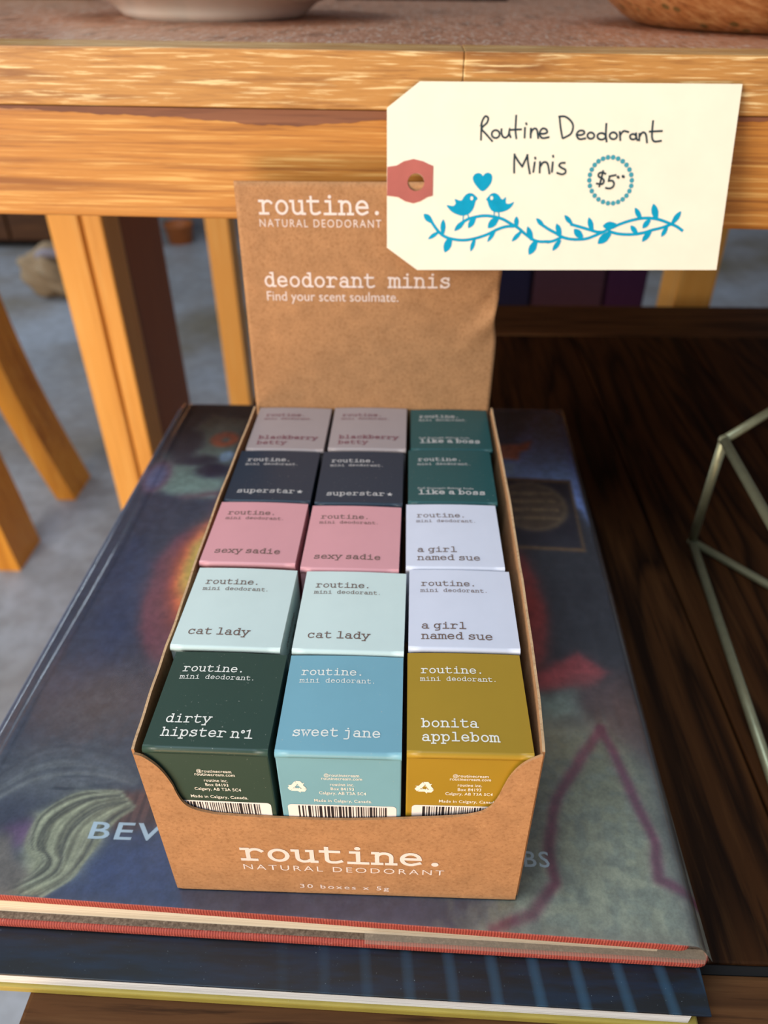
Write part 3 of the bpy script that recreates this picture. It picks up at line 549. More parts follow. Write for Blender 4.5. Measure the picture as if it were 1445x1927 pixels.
# ================================================================ stack of books
def tinted(name, base, thread):
    t = NT(name); co = t.coord()
    wv = t.node('ShaderNodeTexWave', wave_type='BANDS', bands_direction='X', ins={'Vector': co, 'Scale': 380.0, 'Distortion': 2.0, 'Detail': 2.0}).outputs[1]
    col = t.ramp(wv, [(.2, base), (.8, thread)])
    col = t.mix(t.ramp(t.noise(co, 700, 3), [(.6, BW(0)), (.75, BW(.5))]), col, lin(205, 130, 115))
    t.color(col); t.bump(wv, .4, .0003); return t.set(Roughness=.75)
M_RED = tinted('red_book_cloth', lin(146, 52, 42), lin(176, 80, 64))
def pages(name, c1, c2):
    t = NT(name); co = t.coord((6, 6, 2600))
    f = t.noise(co, 1, 3, .6); t.color(t.ramp(f, [(.35, c1), (.6, c2)])); t.bump(f, .5, .0003); return t.set(Roughness=.85)
M_PAGE = pages('cream_page_edges', lin(196, 178, 150), lin(240, 228, 205)); M_PAGEW = pages('white_page_edges', lin(188, 184, 184), lin(240, 240, 240))
def film_mat():
    t = NT('clear_film'); co = t.coord((1, .35, 1))
    a = t.noise(co, 24, 3, .5, .6); b = t.noise(t.coord(), 220, 3, .6)
    h = t.math('ADD', t.math('MULTIPLY', a, 1.0), t.math('MULTIPLY', b, .02))
    bu = t.node('ShaderNodeBump', ins={'Strength': .5, 'Distance': .003, 'Height': h})
    df = t.node('ShaderNodeBsdfDiffuse', ins={'Color': lin(225, 228, 235)})
    gl = t.node('ShaderNodeBsdfGlossy', ins={'Roughness': .16, 'Color': (1, 1, 1, 1), 'Normal': bu.outputs[0]})
    tr = t.node('ShaderNodeBsdfTransparent'); fr = t.node('ShaderNodeFresnel', ins={'IOR': 1.55, 'Normal': bu.outputs[0]})
    mx = t.node('ShaderNodeMixShader', ins={0: fr.outputs[0], 1: tr.outputs[0], 2: gl.outputs[0]})
    wear = t.ramp(t.noise(t.coord((1, .5, 1)), 28, 5, .65), [(.35, BW(.012)), (.7, BW(.05))])
    m2 = t.node('ShaderNodeMixShader', ins={0: wear, 1: mx.outputs[0], 2: df.outputs[0]})
    t.l.new(m2.outputs[0], t.n['Material Output'].inputs[0]); return t.m
M_FILM = film_mat()

def paint_cover(X, Y):
    """the picture printed on the dust jacket, in mm on the cover"""
    def vnoise(sx, sy, seed, det=3):
        r = np.random.RandomState(seed); out = 0; amp = 1; tot = 0
        for k in range(det):
            g = r.rand(140, 140); u = (X / sx * 2 ** k + 37) % 138; v = (Y / sy * 2 ** k + 11) % 138
            i = u.astype(int); j = v.astype(int); fu = u - i; fv = v - j
            fu = fu * fu * (3 - 2 * fu); fv = fv * fv * (3 - 2 * fv)
            out = out + amp * ((g[i, j] * (1 - fu) + g[i + 1, j] * fu) * (1 - fv) + (g[i, j + 1] * (1 - fu) + g[i + 1, j + 1] * fu) * fv)
            tot += amp; amp *= .5
        return out / tot
    wob = (vnoise(9, 9, 1) - .5) * 3; wob2 = (vnoise(9, 9, 2) - .5) * 3
    col = np.zeros(X.shape + (3,)) + np.array([56, 60, 76.])
    col[X > 95] = (46, 44, 48)
    def sm(d, s): return 1 / (1 + np.exp(np.clip(d / s, -40, 40)))
    def apply(mask, c): col[...] = col * (1 - mask[..., None]) + np.array(c, float) * mask[..., None]
    def polyd(p, wb=1.0):
        x = X + wob * wb; y = Y + wob2 * wb; d = np.full(X.shape, 1e9); ins = np.zeros(X.shape, bool)
        n = len(p)
        for i in range(n):
            ax, ay = p[i]; bx, by = p[(i + 1) % n]
            ex, ey = bx - ax, by - ay; t = np.clip(((x - ax) * ex + (y - ay) * ey) / (ex * ex + ey * ey + 1e-9), 0, 1)
            d = np.minimum(d, np.hypot(x - ax - t * ex, y - ay - t * ey))
            c = ((ay > y) != (by > y)) & (x < (bx - ax) * (y - ay) / (by - ay + 1e-12) + ax); ins ^= c
        return np.where(ins, -d, d)
    def line(p, w, c, s=.5, wb=.5):
        x = X + wob * wb; y = Y + wob2 * wb; d = np.full(X.shape, 1e9)
        for (ax, ay), (bx, by) in zip(p[:-1], p[1:]):
            ex, ey = bx - ax, by - ay; t = np.clip(((x - ax) * ex + (y - ay) * ey) / (ex * ex + ey * ey + 1e-9), 0, 1)
            d = np.minimum(d, np.hypot(x - ax - t * ex, y - ay - t * ey))
        apply(sm(d - w / 2, s), c)
    def P(k, c, s=.8, wb=1.0, a=1.0): apply(a * sm(polyd(ART[k], wb), s), c)
    def E_(k, c, s=.8, wb=.6, a=1.0, f=1.0):
        cx, cy, rx, ry = ART[k]; d = (np.hypot((X + wob * wb - cx) / rx, (Y + wob2 * wb - cy) / ry) - f) * min(rx, ry)
        apply(a * sm(d, s), c)
    P('blue', (130, 152, 205), 1.5); P('darktop', (62, 68, 92), 3)
    P('leftblue', (50, 60, 88), 3); P('green', (126, 142, 130), 1.2, 1.6)
    E_('b1', (44, 44, 66), 1.2, 1.5); E_('b2', (44, 44, 66), 1, 1.5); E_('b3', (44, 44, 66), 1, 1.5)
    E_('lilac', (120, 70, 84), .8); E_('lilac', (104, 104, 134), .8, f=.8)
    E_('ring', (196, 108, 66), .6, .2); E_('ringin', (130, 140, 130), .4, .2); E_('pale', (150, 172, 204), .6, 1)
    P('maroon', (112, 60, 74), 1.5); P('square', (60, 62, 78), .8)
    apply(sm((np.hypot((X + 24 + wob) / 24, (Y - 136) / 50) - 1) * 19, .8), (116, 62, 72)); apply(sm((np.hypot((X + 25 + wob) / 16, (Y - 148) / 38) - 1) * 13, 1.2), (168, 66, 50)); apply(sm((np.hypot((X + 27 + wob) / 10.5, (Y - 151) / 30) - 1) * 10, 1.5), (222, 164, 78))
    E_('haze', (92, 84, 82), 8, 1, .8)
    st = vnoise(2.2, 9, 5, 3)
    cx, cy, rx, ry = ART['yarn1']
    d = (np.hypot((X - cx) / rx, (Y - cy) / ry) - 1) * 10
    apply(sm(d, 2) * .9, (98, 98, 100)); apply(sm(d, 2) * np.clip((vnoise(12, 1.6, 6) - .5) * 5, 0, 1), (58, 62, 72))
    P('wood', (104, 66, 56), .8); apply(sm(polyd(ART['wood']), .5) * np.clip((vnoise(1.6, 30, 8) - .5) * 6, 0, .7), (70, 44, 40))
    P('mid', (54, 68, 104), 3); P('purple', (104, 70, 104), 1)
    P('skein', (150, 146, 118), 1.2, 1.4)
    rs = np.random.RandomState(3)
    skA = [(-28.8, 31.2), (-42.5, 29.8), (-51.7, 21.9), (-51.1, 11.7), (-45.2, 6.8), (-48.2, 1.6), (-56.2, -2.7)]
    skB = [(-22.1, 25.4), (-26.3, 20.7), (-28.5, 15.4), (-30.0, 10.4), (-32.3, 5.2), (-34.1, 1.0), (-41, -4)]
    for k in range(44):                                             # strands of the wool skein
        f_ = (k * 13 % 44) / 43; c_ = [(112, 108, 86), (164, 160, 130), (140, 136, 108), (78, 76, 66)][rs.randint(4)]
        line([tuple(q_) for q_ in catmull([(a_[0] * (1 - f_) + b_[0] * f_ + rs.uniform(-.7, .7), a_[1] * (1 - f_) + b_[1] * f_ + rs.uniform(-.7, .7)) for a_, b_ in zip(skA, skB)], 4)], .7, c_, .2, .1)
    for k in range(30):                                             # grey wool sweeping across above it
        o_ = (k / 29 - .5) * 26; c_ = [(70, 72, 80), (122, 120, 116), (92, 92, 96)][rs.randint(3)]
        line([tuple(q_) for q_ in catmull([(-72, 30 + o_ * .5), (-60, 41 + o_ * .5 + rs.uniform(-1, 1)), (-46, 43 + o_ * .42), (-34, 41 + o_ * .3 + rs.uniform(-1, 1)), (-25, 37 + o_ * .15)], 4)], .7, c_, .5, .5)
    P('corner', (112, 100, 90), .8)
    E_('redR', (134, 46, 40), 1.2); P('bird', (196, 120, 88), .6, .3); P('pale2', (140, 164, 196), .6, .4)
    P('frame', (104, 74, 46), .3, 0); P('frin', (38, 34, 42), .3, 0); E_('oval', (104, 82, 58), .6, 0); E_('oval', (84, 64, 46), .4, 0, f=.86)
    cx, cy, rx, ry = ART['oval']
    lines = (np.abs(X - cx) < rx * .7) & (np.abs(((Y - cy) / ry * 3) % 1 - .5) < .18) & (np.abs(Y - cy) < ry * .7)
    apply(lines * np.clip(vnoise(1.2, 9, 12) * 1.2, 0, 1), (124, 98, 66))
    P('dred', (140, 54, 56), .8); P('patch', (112, 124, 112), 1.5); P('mauve', (84, 62, 60), 3)
    P('field', (140, 137, 114), 2.5, 1.0)
    f = sm(polyd(ART['field']), 2.5)
    apply(f * sm(Y - 28, 8) * 0 + f * sm(28 - Y, 9) * .7, (88, 86, 62)); apply(f * np.clip((vnoise(3, 3, 15) - .45) * 2, 0, .4), (98, 104, 96))
    line(ART['line1'], 3.0, (104, 44, 58)); line(ART['line2'], 3.0, (96, 44, 62))
    apply(sm(polyd([(68, -12), (108, -12), (108, 6), (68, 6)], 1), 2) * np.clip((vnoise(3, 5, 17) - .4) * 2, 0, .4), (118, 114, 92))
    apply(sm(polyd([(20, -12), (75, -12), (75, 6), (20, 6)], 1), 3) * .7, (70, 62, 82))
    g_ = col.mean(-1, keepdims=True); l2 = np.clip((g_ - 60) * 1.35 + 80, 18, 235); col[...] = np.clip((col * .88 + g_ * .12) * l2 / (g_ + 1e-6), 8, 245)
    col *= (.86 + .28 * vnoise(2.5, 2.5, 20, 3))[..., None]
    return col

book = thing('picture_book', 'large picture book in a clear film jacket with red cloth edges, top of the stack', 'book', (.05, .15, -.0146))
bo = np.array([.05, .15, -.0146])
# cover corners (front-left, front-right, back-right, back-left)
CV = [(-.0815, -.0030), (.1500, -.0118), (.1600, .3040), (-.0770, .3060)]
def quad_slab(name, c, z0, z1, m, parent, org, inset=0.0, bev=.0006, round_r=0.0):
    cx = sum(p[0] for p in c) / 4; cy = sum(p[1] for p in c) / 4
    P = []
    for i, (x, y) in enumerate(c):
        p = Vector((x + (inset if x < cx else -inset), y + (inset if y < cy else -inset)))
        if round_r:
            a = Vector(c[i - 1]) - Vector(c[i]); b = Vector(c[(i + 1) % 4]) - Vector(c[i]); a.normalize(); b.normalize()
            for k in range(5):
                t = k / 4; s0 = p + a * round_r; s1 = p + b * round_r
                P.append((s0 * (1 - t) ** 2 + p * 2 * t * (1 - t) + s1 * t * t)[:])
        else: P.append(p[:])
    bm = bmesh.new(); vs = [bm.verts.new((p[0] - org[0], p[1] - org[1], z0 - org[2])) for p in P]; f = bm.faces.new(vs)
    r = bmesh.ops.extrude_face_region(bm, geom=[f])
    for e in r['geom']:
        if isinstance(e, bmesh.types.BMVert): e.co.z = z1 - org[2]
    bmesh.ops.recalc_face_normals(bm, faces=bm.faces[:])
    if bev: bmesh.ops.bevel(bm, geom=[e for e in bm.edges], offset=bev, segments=2, profile=.5, affect='EDGES')
    return bm_obj(name, bm, m, parent)
quad_slab('front_cover', CV, -.0046, -.0004, M_RED, book, bo, 0, .0009, .004)
# jacket with printed picture: fine grid with the print as colours
nx, ny = 400, 520
UX, V = np.meshgrid(np.linspace(-.012, 1.012, nx), np.linspace(0, 1, ny), indexing='ij'); U = np.clip(UX, 0, 1)
c0, c1, c2, c3 = [np.array(p) for p in CV]
XY = ((1 - U) * (1 - V))[..., None] * c0 + (U * (1 - V))[..., None] * c1 + (U * V)[..., None] * c2 + ((1 - U) * V)[..., None] * c3
# round the far corners of the cover
for (cc, sx_) in ((c2, 1), (c3, -1)):
    R_ = .009; ctr = np.array([cc[0] - sx_ * R_, cc[1] - R_])
    dx = (XY[..., 0] - ctr[0]) * sx_; dy = XY[..., 1] - ctr[1]; msk = (dx > 0) & (dy > 0)
    mx_ = np.maximum(dx, dy); L_ = np.hypot(dx, dy) + 1e-9; k_ = np.where(msk, mx_ / L_, 1)
    XY[..., 0] = np.where(msk, ctr[0] + dx * k_ * sx_, XY[..., 0]); XY[..., 1] = np.where(msk, ctr[1] + dy * k_, XY[..., 1])
C_ = paint_cover(XY[..., 0] * 1000, XY[..., 1] * 1000)
Zt = np.zeros(U.shape)
out_ = np.clip((np.abs(UX - .5) - .5) / .012, 0, 1)
side_ = np.where(U < .5, -1, 1)
ov = out_
XY[..., 0] += np.where(side_ > 0, (.0068 * (1 - V) + .0014 * V) * ov, -.0011 * np.sin(ov * 1.5))
Zt = -.0003 - np.where(side_ > 0, .0092, .0095) * np.clip(ov, 0, 1) ** np.where(side_ > 0, 1.3, 2.5) - bo[2]
vv = np.stack([XY[..., 0] - bo[0], XY[..., 1] - bo[1], Zt], -1).reshape(-1, 3)
idx = np.arange(nx * ny).reshape(nx, ny)
ff = np.stack([idx[:-1, :-1], idx[1:, :-1], idx[1:, 1:], idx[:-1, 1:]], -1).reshape(-1, 4)
me = bpy.data.meshes.new('dust_jacket'); me.from_pydata(vv.tolist(), [], ff.tolist()); me.update()
ca = me.color_attributes.new('print', 'FLOAT_COLOR', 'POINT')
s_ = C_.reshape(-1, 3) / 255; ln = np.where(s_ <= .04045, s_ / 12.92, ((s_ + .055) / 1.055) ** 2.4)
ca.data.foreach_set('color', np.concatenate([ln, np.ones((len(ln), 1))], 1).astype(np.float32).ravel())
t = NT('printed_jacket'); at = t.node('ShaderNodeAttribute', attribute_name='print')
t.color(t.mix(t.ramp(t.noise(t.coord(), 900, 4, .7), [(.3, BW(.25)), (.6, BW(0))]), at.outputs[0], lin(30, 30, 38)))
M_JACKET = t.set(Roughness=.5, Specular_IOR_Level=.3)
link_mesh('dust_jacket', me, M_JACKET, book, None, True)
Zb = lambda z: (lambda x, y: (x - bo[0], y - bo[1], z - bo[2]))
M_TITLE = plain('title_ink', lin(214, 226, 232), .5)
sans('title_lettering', 'BEVERLY', .0560, .0060, Zb(-.00015), M_TITLE, book, -.0333, .0144, .012, 1.12)
sans('title_lettering', 'BS', .0078, .0052, Zb(-.00015), M_TITLE, book, .1043, .0098, .012, 1.15)
# film lying over the jacket, hanging past the right edge and the front
fv = []; ffc = []
fx = np.concatenate([np.linspace(0, .06, 30)[:-1], np.linspace(.06, .95, 15)[:-1], np.linspace(.95, 1, 17)]); fy = np.linspace(0, 1, 70)
FQ = [(-.0828, -.0034), (.1555, -.0125), (.1616, .3048), (-.0785, .3066)]
for i, u in enumerate(fx):
    for j, v in enumerate(fy):
        p = (1 - u) * (1 - v) * np.array(FQ[0]) + u * (1 - v) * np.array(FQ[1]) + u * v * np.array(FQ[2]) + (1 - u) * v * np.array(FQ[3])
        xr = .1502 + (.1600 - .1500) * v; over = max(0, p[0] - xr)
        z = .0001 - min(.0115, over * over * 330)
        xl_ = -.0815 + .0045 * v; dl = p[0] - xl_; z += .0006 * math.exp(-((dl - .0075 + .001 * math.sin(v * 9)) / .0016) ** 2); ol = max(0, .0022 - dl); z -= min(.006, ol * ol * 420)
        fv.append((p[0] - bo[0], p[1] - bo[1], z - bo[2]))
for i in range(len(fx) - 1):
    for j in range(69):
        a = i * 70 + j; ffc.append((a, a + 70, a + 71, a + 1))
pyd('film_jacket', fv, ffc, M_FILM, book, None, True)
quad_slab('page_block', [(-.0800, -.0030), (.1420, -.0086), (.1500, .2950), (-.0760, .2970)], -.0112, -.0047, M_PAGE, book, bo, 0, 0)
t = NT('dusty_board'); co = t.coord(); a_ = t.noise(co, 900, 5, .75)
t.color(t.ramp(a_, [(.3, lin(74, 60, 50)), (.55, lin(120, 104, 90)), (.75, lin(165, 150, 135))])); t.bump(a_, .6, .0005); M_DUST = t.set(Roughness=.95)
BB = [(-.0822, -.0064), (.1572, -.0118), (.1612, .3040), (-.0775, .3060)]
quad_slab('back_cover', BB, -.0144, -.0113, M_RED, book, bo, 0, .0009, .004)
quad_slab('endpaper', [(-.0818, -.0052), (.1556, -.0105), (.1602, .303), (-.0772, .305)], -.01128, -.01115, M_DUST, book, bo, 0, 0)
# turned-in film flap along the lower board
M_FLAP = NT('milky_film'); M_FLAP.color(lin(176, 168, 154)); M_FLAP = M_FLAP.set(Roughness=.35, Alpha=.3)
pyd('film_flap', [(.0560 - bo[0], -.0096 - bo[1], -.0110 - bo[2]), (.1550 - bo[0], -.0118 - bo[1], -.0110 - bo[2]), (.1550 - bo[0], -.0106 - bo[1], -.0050 - bo[2]), (.0560 - bo[0], -.0082 - bo[1], -.0060 - bo[2])], [(0, 1, 2, 3)], M_FLAP, book)

bk2 = thing('dark_book', 'dark blue striped book with white pages and yellow back cover, bottom of the stack', 'book', (.05, .13, -.0243))
b2o = np.array([.05, .13, -.0243])
t = NT('striped_dark_cover'); tc = t.coord()
sep = t.node('ShaderNodeSeparateXYZ', ins={0: tc}).outputs
ph = t.math('ADD', t.math('MULTIPLY', sep[0], 2 * math.pi / .01235), t.math('MULTIPLY', t.noise(tc, 30, 2), 1.2))
si = t.math('SINE', t.math('ADD', ph, t.math('MULTIPLY', sep[1], 60.0)))
stp = t.ramp(si, [(.5, BW(0)), (1, BW(1))])
msk = t.ramp(t.math('ADD', sep[0], .5), [(.47, BW(0)), (.56, BW(1))])
cl = t.ramp(t.noise(t.coord((1, 6, 1)), 60, 4), [(.4, lin(20, 24, 28)), (.65, lin(18, 34, 52))])
cl = t.mix(t.math('MULTIPLY', stp, t.math('MULTIPLY', msk, .42)), cl, lin(58, 98, 126))
cl = t.mix(t.ramp(t.noise(tc, 1800, 2), [(.72, BW(0)), (.78, BW(.7))]), cl, lin(150, 165, 175))
t.color(cl); M_STRIPE = t.set(Roughness=.38)
DC = [(-.0870, -.0192), (.1543, -.0238), (.1640, .2900), (-.0760, .2960)]
quad_slab('front_cover', DC, -.0158, -.0149, M_STRIPE, bk2, b2o, 0, .0003)
quad_slab('page_block', [(-.0866, -.0190), (.1490, -.0234), (.1590, .288), (-.0755, .294)], -.0208, -.0159, M_PAGEW, bk2, b2o, 0, 0)
quad_slab('back_cover', [(-.0872, -.0202), (.1520, -.0246), (.1632, .29), (-.0764, .296)], -.0243, -.0209, paper('mustard_cover', lin(164, 146, 66), .55, .4, .1, .4), bk2, b2o, 0, .0006)

# ================================================================ display carton (open tray with header)
dt = thing('display_carton', 'kraft cardboard counter display carton with scooped front and tall printed header', 'display carton', (.05, .09, .0006))
do = np.array([.05, .09, .0006])
D3 = lambda x, y, z: (x - do[0], y - do[1], z - do[2])
TH = .0007
notch = catmull([(-.0006, .0652), (.0015, .0643), (.0040, .0612), (.0057, .0576), (.0070, .0530), (.0076, .0488), (.0086, .0450), (.0106, .0425), (.0145, .0408), (.0200, .0398), (.0440, .0390), (.0613, .0400), (.0796, .0421), (.0860, .0438), (.0892, .0466), (.0910, .0510), (.0920, .0555), (.0932, .0600), (.0950, .0640), (.0972, .0668), (.1003, .0692)], 4)
front = [(float(p[0]), float(p[1])) for p in notch] + [(.1002, .0008), (.0985, .0006), (.0015, .0006), (-.0002, .0010)]
plate_obj('front_panel', front, [], lambda u, v, w_: D3(u, -.0002 - w_, v), TH, M_KRAFT, dt)
RR = [(.1003, .0004), (.1012, .0150), (.1017, .0317), (.1022, .0608), (.1023, .0782), (.1026, .1057), (.1023, .1361), (.1016, .1775)]
RL = [(-.0008, .0004), (-.0013, .0150), (-.0016, .0317), (-.0016, .0500), (-.0020, .0695), (-.0022, .1066), (-.0016, .1422), (-.0010, .1775)]
def side(name, pts, xb, sgn, z0, z1):
    P = catmull(pts, 5); n = len(P); nz = 5; v = []; f = []
    for i, p in enumerate(P):
        s_ = i / (n - 1)
        for j in range(nz + 1):
            h = j / nz; zt = z0 + (z1 - z0) * s_ + .0002 * math.sin(i * 1.3)
            x = xb + (p[0] - xb) * h ** 1.5
            v.append(D3(x, p[1], .0006 + (zt - .0006) * h)); v.append(D3(x + sgn * TH, p[1], .0006 + (zt - .0006) * h))
    R = 2 * (nz + 1)
    for i in range(n - 1):
        for j in range(nz):
            a = i * R + 2 * j; b = a + R
            f.append((a, b, b + 2, a + 2)); f.append((a + 1, a + 3, b + 3, b + 1))
        a = i * R + 2 * nz; b = a + R; f.append((a, b, b + 1, a + 1))
        a = i * R; b = a + R; f.append((a, a + 1, b + 1, b))
    for i in (0, n - 1):
        for j in range(nz):
            a = i * R + 2 * j; f.append((a, a + 1, a + 3, a + 2))
    o = pyd(name, v, f, M_KRAFT, dt)
    bm = bmesh.new(); bm.from_mesh(o.data); bmesh.ops.recalc_face_normals(bm, faces=bm.faces[:])
    bm.to_mesh(o.data); bm.free(); o.data.materials.append(M_KEDGE)
    for p in o.data.polygons:
        if abs(p.normal.z) > .9 and p.center.z > .03: p.material_index = 1
    return o
side('side_panel', RR, .1003, 1, .0690, .0680)
side('side_panel', RL, -.0003, -1, .0655, .0672)
box('bottom_panel', *[a - do[0] for a in (.0004, .0996)], *[a - do[1] for a in (.0004, .1775)], .0001, .0008, M_KRAFT_IN, dt)
box('inner_shelf', *[a - do[0] for a in (.0004, .0996)], *[a - do[1] for a in (.0004, .1775)], .0316, .0322, M_KRAFT_IN, dt)
for s_ in (.0005, .0989): box('shelf_support', s_ - do[0], s_ + .0006 - do[0], .0010 - do[1], .1770 - do[1], .0009, .0315, M_KRAFT_IN, dt)
# header: bent plate leaning back, dented at the right edge
def hy(z): return .1793 + max(0, (z - .066)) * .055
def hx(u, z):
    d = math.exp(-((z - .108) / .007) ** 2) * max(0, (u - .093) / .008); return u - .0016 * d
def hdent(u, z): return .0035 * math.exp(-((z - .108 - (u - .1) * .8) / .006) ** 2) * max(0, (u - .086) / .0155) - .002 * math.exp(-((z - .117 - (u - .1) * 1.2) / .004) ** 2) * max(0, (u - .09) / .0115)
nu, nz = 60, 70; v = []; f = []
for i in range(nu + 1):
    for j in range(nz + 1):
        z = .0006 + (.1585 - .0006) * j / nz
        x0 = -.0010; x1 = .1012 + .0008 * min(1, max(0, (z - .07) / .03)); u = x0 + (x1 - x0) * i / nu
        v.append(D3(hx(u, z), hy(z) - hdent(u, z) - .0005 * math.sin((u) * 31), z))
n0 = len(v); v += [(a, b + TH, c) for a, b, c in v]
K = nz + 1
for i in range(nu):
    for j in range(nz):
        a = i * K + j; f.append((a, a + K, a + K + 1, a + 1)); f.append((a + n0, a + 1 + n0, a + K + 1 + n0, a + K + n0))
for j in range(nz):
    f.append((j, j + 1, j + 1 + n0, j + n0)); a = nu * K + j; f.append((a, a + n0, a + 1 + n0, a + 1))
for i in range(nu):
    a = i * K; f.append((a, a + n0, a + K + n0, a + K)); a += nz; f.append((a, a + K, a + K + n0, a + n0))
hd = pyd('header_panel', v, f, M_KRAFT, dt, None, True)
# lettering on the carton
HM = lambda u, z: D3(u, hy(z) - .0005 * math.sin(u * 31) - .0001, z)
ik = Ink(); type_ink(ik, 'routine.', .0074, .1472, .00612, .088); ik.obj('brand_lettering', HM, M_WHITE, dt)
sans('small_lettering', 'NATURAL DEODORANT', .0468, .0030, HM, M_WHITE, dt, .0076, .1423, -.004, 1.25)
ik = Ink(); type_ink(ik, 'deodorant minis', .0072, .1196, .00500, .085); ik.obj('product_lettering', HM, M_WHITE, dt)
sans('slogan_lettering', 'Find your scent soulmate.', .0532, .0040, HM, M_WHITE, dt, .0080, .1137, -.004)
FM = lambda u, z: D3(u, -.0002 - TH - .00008, z)
ik = Ink(); type_ink(ik, 'routine.', .0207, .0182, .00745, .10); ik.obj('brand_lettering', FM, M_WHITE, dt)
sans('small_lettering', 'NATURAL DEODORANT', .0575, .0028, FM, M_WHITE, dt, .0212, .0130, -.004, 1.3)
sans('count_lettering', '30 boxes x 5g', .0262, .0022, FM, M_WHITE, dt, .0368, .0036, .002, 1.25)

# ================================================================ deodorant cartons
CART = [  # x0, y0, x1, y1 (mm of the lid), top z, yaw deg, colour key, name lines, label
 ('green', 1.4, -.0, 33.2, 33.0, .0664, -.6, ['dirty', 'hipster n`1'], 'dark green mini carton in the front row, left column'),
 ('blue', 34.4, -.0, 66.2, 33.0, .0662, .2, ['sweet jane'], 'sky blue mini carton in the middle of the front row'),
 ('mustard', 67.2, .6, 98.8, 34.6, .0666, .3, ['bonita', 'applebom'], 'mustard yellow mini carton in the front row, right column'),
 ('mint', -.5, 34.0, 31.4, 69.2, .0668, -.9, ['cat lady'], 'pale mint mini carton in the second row, left column'),
 ('mint', 34.4, 33.6, 66.4, 68.6, .0668, -.5, ['cat lady'], 'pale mint mini carton in the second row, middle column'),
 ('lilac', 67.3, 35.4, 99.2, 70.2, .0670, .0, ['a girl', 'named sue'], 'pale lilac mini carton in the second row, behind the mustard one'),
 ('pink', -1.0, 71.4, 30.6, 106.0, .0668, -.6, ['sexy sadie'], 'dusty pink mini carton in the third row, left column'),
 ('pink', 32.2, 69.6, 64.2, 105.0, .0666, -.4, ['sexy sadie'], 'dusty pink mini carton in the third row, middle column'),
 ('lilac', 66.0, 70.9, 98.0, 106.4, .0670, .5, ['a girl', 'named sue'], 'pale lilac mini carton in the third row, next to the pink ones'),
 ('navy', -.6, 107.2, 31.2, 142.2, .0664, -.2, ['superstar*'], 'dark navy mini carton in the fourth row, left column'),
 ('navy', 32.6, 106.4, 64.6, 142.6, .0664, .2, ['superstar*'], 'dark navy mini carton in the fourth row, middle column'),
 ('teal', 66.4, 107.6, 98.8, 144.0, .0668, .3, ['like a boss'], 'dark teal mini carton in the fourth row, right column'),
 ('taupe', .8, 143.2, 32.4, 178.6, .0664, -.3, ['blackberry', 'betty'], 'grey taupe mini carton in the back row, left column'),
 ('taupe', 33.9, 143.8, 65.4, 178.7, .0668, .0, ['blackberry', 'betty'], 'grey taupe mini carton in the back row, middle column'),
 ('teal', 67.0, 145.0, 100.0, 178.7, .0664, .3, ['like a boss'], 'dark teal mini carton in the back row, right column'),
]
CC = dict(green=(44, 68, 58), blue=(120, 170, 186), mustard=(166, 132, 34), mint=(206, 222, 218), lilac=(212, 214, 228), pink=(216, 154, 160), navy=(33, 50, 66), teal=(28, 78, 80), taupe=(158, 146, 146))
CM = {k: paper(k + '_carton', lin(*c), .42, .45, .03, .5 if k in ('green', 'navy', 'teal', 'blue') else 0) for k, c in CC.items()}
INKS = dict(green=M_CREAM_INK, blue=M_CREAM_INK, mustard=M_CREAM_INK, mint=M_BROWN_INK, lilac=M_BROWN_INK, pink=M_BROWN_INK, navy=M_SILVER_INK, teal=M_SILVER_INK, taupe=M_MAROON_INK)
